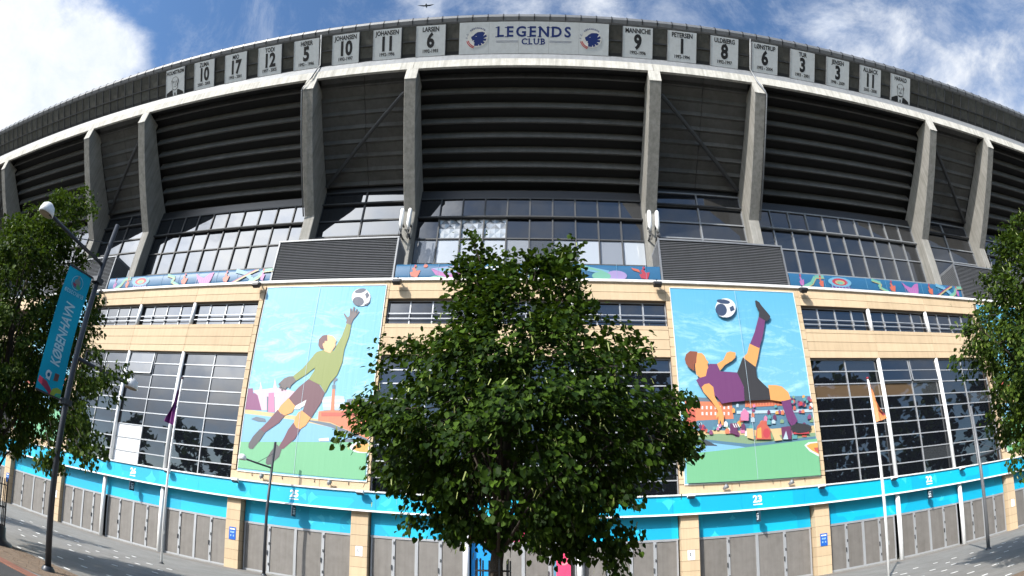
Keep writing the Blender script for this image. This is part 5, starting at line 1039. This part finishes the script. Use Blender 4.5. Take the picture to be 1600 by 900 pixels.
A.poly([(-1.22, .33), (-1.10, .32), (-1.16, .10), (-1.28, -.04), (-1.39, -.10), (-1.39, -.02), (-1.32, .1)], tink('tink_red', (.5, .05, .1)))
A.poly([(-1.39, -.04), (-1.26, -.08), (-1.2, -.2), (-1.22, -.33), (-1.3, -.33), (-1.32, -.2), (-1.39, -.16)], tink('tink_lime', (.45, .5, .06))); A.poly([(-1.39, -.18), (-1.33, -.22), (-1.31, -.33), (-1.39, -.33)], tink('tink_green', (.12, .45, .2)))
A.build('print', t)
t = thing('lamp_post', 'dark lamp post standing before the doors below the goalkeeper poster', 'lamp post', (-12.0, -1.3, 0), 'dark lamp posts with white heads')
m2 = MB(); m2.tube([(-12.0, -1.3, 0), (-12.0, -1.3, 3), (-11.86, -1.3, 6.45)], [.085, .075, .06], 12); m2.build('pole', CHARCOAL, t, True)
lamp_arm(t, (-11.9, -1.3, 5.17), (-12.95, -2.35, 5.34), 1, (-11.88, -1.3, 5.9))
m2 = MB(); m2.lathe((-12.0, -1.3, 0), [(.15, 0), (.15, .04), (.1, .1)], 12); m2.build('base', CHARCOAL, t, True)
t = thing('lamp_post', 'grey lamp post rising into the tree crown in front of gate 22', 'lamp post', (18.7, -8.0, 0), 'dark lamp posts with white heads')
m2 = MB(); m2.tube([(18.75, -8.0, 0), (18.72, -8.0, 3), (18.68, -8.0, 6.2)], [.09, .08, .06], 12); m2.build('pole', mat('lamp_grey', (0.16, 0.165, 0.175), 0.45, metal=.2), t, True)
lamp_arm(t, (18.7, -8.0, 3.95), (19.6, -9.4, 4.15), 1, (18.7, -8.0, 4.6))
m2 = MB(); m2.lathe((18.75, -8.0, 0), [(.15, 0), (.15, .04), (.1, .1)], 12); m2.build('base', CHARCOAL, t, True)

# ------------------------------------------------------------------ gull
t = thing('gull', 'small grey gull flying high above the roof edge', 'bird', (0, 0, 0))
gd = Vector((-0.1995, 0.5236, 0.8282)).normalized(); gp = CAM + gd*46
m2 = MB()
B_ = [(0, -.22, 0, .03), (0, -.12, 0, .07), (0, 0, 0, .09), (0, .14, 0, .06), (0, .24, 0, .015)]
m2.tube([gp + Vector((b_[0], b_[1], b_[2])) for b_ in B_], [b_[3] for b_ in B_], 8)
m2.build('body', ink('gull_grey', (120, 125, 130)), t, True)
for s in (-1, 1):
    W_ = [(0, .06, 0), (s*.25, .14, .12), (s*.5, .02, .06), (s*.68, -.16, -.10), (s*.45, -.08, .03), (s*.22, -.02, .09), (0, -.08, 0)]
    m2 = MB(); vv = [gp + Vector(w) for w in W_]; vv2 = [v - Vector((0, 0, .015)) for v in vv]; k = len(vv)
    m2.add(vv + vv2, [(0, 1, 5, 6), (1, 2, 4, 5), (2, 3, 4), (k+6, k+5, k+1, k), (k+5, k+4, k+2, k+1), (k+4, k+3, k+2)] + [(i, (i+1) % k, (i+1) % k + k, i+k) for i in range(k)]); m2.build('wing', ink('gull_wing', (90, 96, 104)), t)
t.location = gp; 
for ch in t.children: ch.location = ch.location - gp

# ------------------------------------------------------------------ trees
def leaf_mat(name, dark, light, trans):
    m = bpy.data.materials.new(name); m.use_nodes = True
    nt = m.node_tree; b = nt.nodes['Principled BSDF']; geo = nt.nodes.new('ShaderNodeNewGeometry')
    r = nt.nodes.new('ShaderNodeMix'); r.data_type = 'RGBA'; r.inputs['A'].default_value = (*dark, 1); r.inputs['B'].default_value = (*light, 1)
    pw = nt.nodes.new('ShaderNodeMath'); pw.operation = 'POWER'; pw.inputs[1].default_value = 2.0; nt.links.new(geo.outputs['Random Per Island'], pw.inputs[0])
    nt.links.new(pw.outputs[0], r.inputs['Factor']); nt.links.new(r.outputs['Result'], b.inputs['Base Color'])
    b.inputs['Roughness'].default_value = 0.6; b.inputs['Specular IOR Level'].default_value = 0.12
    tl = nt.nodes.new('ShaderNodeBsdfTranslucent'); tl.inputs['Color'].default_value = (*trans, 1)
    ms = nt.nodes.new('ShaderNodeMixShader'); ms.inputs[0].default_value = 0.22
    nt.links.new(b.outputs[0], ms.inputs[1]); nt.links.new(tl.outputs[0], ms.inputs[2]); nt.links.new(ms.outputs[0], nt.nodes['Material Output'].inputs[0])
    return m
LEAF = leaf_mat('linden_leaf', (0.008, 0.022, 0.003), (0.062, 0.115, 0.010), (0.07, 0.125, 0.008))
LEAF2 = leaf_mat('lighter_leaf', (0.015, 0.034, 0.006), (0.095, 0.145, 0.016), (0.09, 0.15, 0.012))
BRACT = mat('linden_bract', (0.26, 0.30, 0.09), 0.6)
LEAFV = np.array([(0, .06, 0), (-.28, -.04, .05), (-.50, .30, .10), (-.34, .70, .06), (0, 1.06, -.06), (.34, .70, .06), (.50, .30, .10), (.28, -.04, .05)])
LEAFV[:, 1] -= .0
def unit(v): return v/np.maximum(np.linalg.norm(v, axis=1, keepdims=True), 1e-9)
def leaves(pos, tip, nor, size):
    tip = unit(tip); nor = unit(nor - (nor*tip).sum(1, keepdims=True)*tip); sd = np.cross(tip, nor)
    L = LEAFV[None]*size[:, None, None]
    return pos[:, None] + L[..., 0:1]*sd[:, None] + L[..., 1:2]*tip[:, None] + L[..., 2:3]*nor[:, None]
def leaf_mesh(name, P, m, extra=None, mats2=None):
    n = len(P); V = P.reshape(-1, 3); base = np.arange(n)[:, None]*8
    F1 = base + np.array([[0, 1, 2, 3, 4]]); F2 = base + np.array([[0, 4, 5, 6, 7]])
    loops = np.concatenate([F1, F2], 1).reshape(-1); nf = 2*n; sizes = np.full(nf, 5)
    if extra is not None:
        q = extra.reshape(-1, 3); o = len(V); V = np.concatenate([V, q]); nq = len(extra)
        loops = np.concatenate([loops, o + np.arange(nq*4)]); sizes = np.concatenate([sizes, np.full(nq, 4)])
    me = bpy.data.meshes.new(name); me.vertices.add(len(V)); me.vertices.foreach_set('co', V.astype(np.float32).reshape(-1))
    me.loops.add(len(loops)); me.loops.foreach_set('vertex_index', loops.astype(np.int32))
    me.polygons.add(len(sizes)); me.polygons.foreach_set('loop_start', np.concatenate([[0], np.cumsum(sizes)[:-1]]).astype(np.int32))
    me.materials.append(m)
    if extra is not None:
        me.materials.append(mats2); mi = np.zeros(len(sizes), np.int32); mi[nf:] = 1; me.polygons.foreach_set('material_index', mi)
    me.update(calc_edges=True)
    return me
def street_tree(x, y, label, prof, cx, cy, nclu, per, lsize, lm, trunk_r, seed, peaks=(), sprigs=(), clear=None, ysc=1.0, nbr=2, group='street trees in front of the stadium'):
    r = np.random.RandomState(seed)
    t = thing('street_tree', label, 'tree', (x, y, 0), group)
    zs = np.array([p[0] for p in prof]); rs = np.array([p[1] for p in prof]); zt = zs[-1]
    m2 = MB(); tz = [0, .15, .8, 1.6, 2.4, 3.4, zt*.62, zt*.8]
    m2.tube([(x + (cx-x)*min(1, max(0, (z-1.5)/4)) + r.normal(0, .02), y + r.normal(0, .02), z) for z in tz], [trunk_r*1.35, trunk_r*1.1, trunk_r, trunk_r*.95, trunk_r*.8, trunk_r*.6, trunk_r*.4, trunk_r*.15], 12)
    m2.build('trunk', BARK, t, True)
    # lumps in the outline
    ph = r.uniform(0, 6.28, 6)
    def lump(phi, z): return 1 + .08*np.sin(3*phi+ph[0]+z*1.3) + .07*np.sin(5*phi+ph[1]-z*2.1) + .06*np.sin(2*phi+ph[2]+z*2.9) + .05*np.sin(9*phi+ph[3]+z*4)
    z = r.uniform(zs[0], zt, nclu*6); R = np.interp(z, zs, rs); keep = r.uniform(0, rs.max()**1.6, len(z)) < R**1.6
    z = z[keep][:nclu]; R = R[keep][:nclu]; n = len(z)
    phi = r.uniform(0, 2*np.pi, n)
    rr = R*lump(phi, z)*np.power(r.uniform(0.04, 1, n), .38)
    C = np.stack([cx + rr*np.cos(phi), cy + rr*np.sin(phi)*ysc, z], 1)
    if clear is not None: C = C[~clear(C)]; n = len(C)
    ex = []
    for (px, py, pz, cnt, sp) in list(peaks): ex.append(np.array([px, py, pz]) + r.normal(0, 1, (cnt, 3))*np.array(sp))
    if ex: C = np.concatenate([C] + ex); n = len(C)
    out = unit(C - np.array([cx, cy, (zs[0]+zt)*.45])[None])
    # limbs and twigs
    limb = MB(); order = r.permutation(n)[:26]
    for k in order:
        e = C[k]; z0 = min(max(1.7, e[2]*.55), zt*.6); s = Vector((x + (cx-x)*min(1, max(0, (z0-1.5)/4)), y, z0)); ev = Vector(e); mid = s.lerp(ev, .5) + Vector((0, 0, .15))
        limb.tube([s, mid, ev], [trunk_r*.32, trunk_r*.16, .012], 6)
    limb.build('limb', BARK, t, True)
    tw = MB()
    for k in r.permutation(n)[:260]:
        e = Vector(C[k]); d = Vector(out[k]); tw.tube([e - d*.55 + Vector((0, 0, .12)), e, e + d*.22 - Vector((0, 0, .10))], [.014, .008, .003], 4, caps=False)
    for k in range(len(sprigs)): pass
    tw.build('twigs', BARK, t)
    # leaves
    idx = np.repeat(np.arange(n), per); N = len(idx)
    ctr = C[idx]; o = out[idx]
    off = r.normal(0, 1, (N, 3)); off = unit(off)*np.power(r.uniform(0, 1, (N, 1)), .45)*r.uniform(.22, .42, (N, 1))
    off[:, 2] *= .75
    pos = ctr + off
    tip = o*.8 + r.normal(0, .45, (N, 3)) + np.array([0, 0, -.75])
    nor = o*.7 + r.normal(0, .5, (N, 3)) + np.array([0, 0, .75])
    size = lsize*r.uniform(.5, 1.3, N)
    P = leaves(pos, tip, nor, size)
    nb = n*nbr; k = r.randint(0, n, nb); bp = C[k] + r.normal(0, .22, (nb, 3)); bd = np.stack([r.normal(0, .3, nb), r.normal(0, .3, nb), -np.ones(nb)], 1); bd = unit(bd)*(.07+.05*r.uniform(0, 1, (nb, 1))); bs = unit(np.cross(bd, r.normal(0, 1, (nb, 3))))*.009
    Q = np.stack([bp-bs, bp+bs, bp+bs*.7+bd, bp-bs*.7+bd], 1)
    me = leaf_mesh('crown', P, lm, Q, BRACT)
    me.transform(Matrix.Translation((-cx, -cy, -(zs[0]+zt)/2)))
    cr = link('crown', me, t, (cx, cy, (zs[0]+zt)/2))
    return t
def tree_guard(x, y, lab):
    t = thing('tree_guard', lab, 'tree guard', (x, y, 0), 'black iron tree guards')
    R = .26; n = 11
    for k in range(n):
        a = 2*math.pi*k/n; m2 = MB(); px, py = x+R*math.cos(a), y+R*math.sin(a); m2.box(px-.012, px+.012, py-.012, py+.012, .18, 1.66 + (.03 if k % 2 else 0)); m2.build('bar', BLACK, t)
    for z in (.35, .95, 1.50):
        m2 = MB(); m2.tube([(x+R*math.cos(2*math.pi*k/20), y+R*math.sin(2*math.pi*k/20), z) for k in range(21)], .014, 6, caps=False); m2.build('hoop', BLACK, t)
    m2 = MB(); m2.lathe((x, y, 0), [(.52, .01), (.50, .08), (.34, .14), (.30, .22), (.30, .45), (.24, .50)], 18); m2.build('base', BLACK, t, True)
    box('tag_plate', x-.05, x+.05, y-R-.03, y-R-.02, 1.18, 1.42, ink('tag_green', (20, 50, 35)), t)
TY = -16.9
street_tree(0.03, TY, 'dark green linden tree with light hanging bracts in front of the centre bay',
    [(2.0, .7), (2.25, 1.35), (2.5, 1.75), (2.8, 2.1), (3.35, 2.35), (4.0, 2.22), (4.5, 1.85), (4.9, 1.58), (5.5, 1.25), (6.2, .92), (6.5, .6), (6.65, .35)], .36, TY, 540, 62, .086, LEAF, .105, 5, nbr=2,
    peaks=[(-.48, TY-.1, 6.6, 9, (.14, .14, .18)), (1.06, TY, 6.65, 10, (.16, .14, .18)), (-2.08, TY-.2, 3.9, 4, (.16, .1, .12)), (2.72, TY, 4.0, 5, (.14, .1, .14)), (2.78, TY, 3.4, 5, (.12, .12, .12)), (.85, TY-.1, 2.1, 12, (.34, .2, .14)), (-.75, TY, 2.2, 7, (.3, .2, .12)), (1.55, TY-.1, 1.95, 7, (.28, .15, .16)), (1.85, TY, 1.7, 4, (.1, .1, .12)), (-1.7, TY-.1, 5.0, 4, (.16, .1, .12)), (2.15, TY, 5.2, 7, (.14, .1, .26))])
tree_guard(-0.03, TY, 'black iron tree guard around the trunk of the centre tree')
street_tree(-12.62, TY, 'green tree with pointed top behind the turquoise pole banner',
    [(2.4, 1.5), (2.7, 3.0), (3.4, 3.9), (4.3, 4.1), (5.6, 3.6), (6.8, 2.9), (7.8, 2.2), (8.6, 1.5), (9.3, .9), (9.8, .3)], -13.4, TY, 1050, 58, .095, LEAF2, .16, 9, ysc=.6,
    peaks=[(-8.5, TY+.2, 4.3, 5, (.2, .15, .2)), (-8.9, TY+.1, 2.95, 8, (.25, .2, .3)), (-9.4, TY-.2, 2.3, 5, (.2, .2, .15)), (-12.3, TY, 9.3, 9, (.3, .3, .2))], clear=lambda C: (C[:, 0] > -11.6) & (C[:, 1] < -16.5 + .9*np.clip(-11.6 + 2.6 - C[:, 0], 0, 1)*0 - 0))
tree_guard(-12.35, TY, 'black iron tree guard with wide base beside the gravel bed')
street_tree(13.6, TY, 'bushy green tree in front of the grey lamp post and gate 22',
    [(2.2, 1.2), (2.7, 2.7), (3.4, 3.6), (4.3, 3.9), (5.4, 3.7), (6.6, 3.1), (7.7, 2.4), (8.6, 1.6), (9.2, .9), (9.8, .25)], 14.5, TY, 1000, 54, .095, LEAF2, .15, 14, ysc=.6,
    peaks=[(10.2, TY, 5.6, 6, (.2, .2, .3)), (11.2, TY-.2, 2.6, 6, (.2, .2, .15))])
street_tree(-25.6, TY, 'green street tree whose crown shades the paving beyond the end of the view',
    [(2.4, .8), (3.0, 1.7), (4.3, 2.2), (5.6, 2.1), (6.8, 1.8), (7.8, 1.3), (8.6, .8), (9.2, .4)], -25.6, TY, 240, 26, .16, LEAF2, .15, 22)
# the park across the road, seen in the window panes
r_ = np.random.RandomState(3); Cc = []
for k in range(26):
    X = -95 + k*7.8 + r_.uniform(-3, 3); right_ = X > 6; Y = (-50 if right_ else -74) + r_.uniform(-6, 6); Hh = r_.uniform(25, 30) if right_ else r_.uniform(17, 25)
    for q in range(44 if right_ else 22):
        a = r_.uniform(0, 6.28); rr_ = r_.uniform(0, 1)**.5*(5.2 if right_ else 4.6); zz = r_.uniform(3.0, Hh); f_ = math.sqrt(max(0.05, 1-((zz-Hh*.5)/(Hh*.55))**2)); Cc.append((X+rr_*f_*math.cos(a), Y+rr_*f_*math.sin(a), zz))
Cc = np.array(Cc); idx = np.repeat(np.arange(len(Cc)), 16); N = len(idx)
P = leaves(Cc[idx] + r_.normal(0, .75, (N, 3)), r_.normal(0, 1, (N, 3)), r_.normal(0, 1, (N, 3)), r_.uniform(.9, 1.7, N))
tag(link('park_trees', leaf_mesh('park_trees', P, LEAF), None, (0, 0, 0)), 'dark belt of park trees across the road from the stadium', 'trees', kind='stuff')
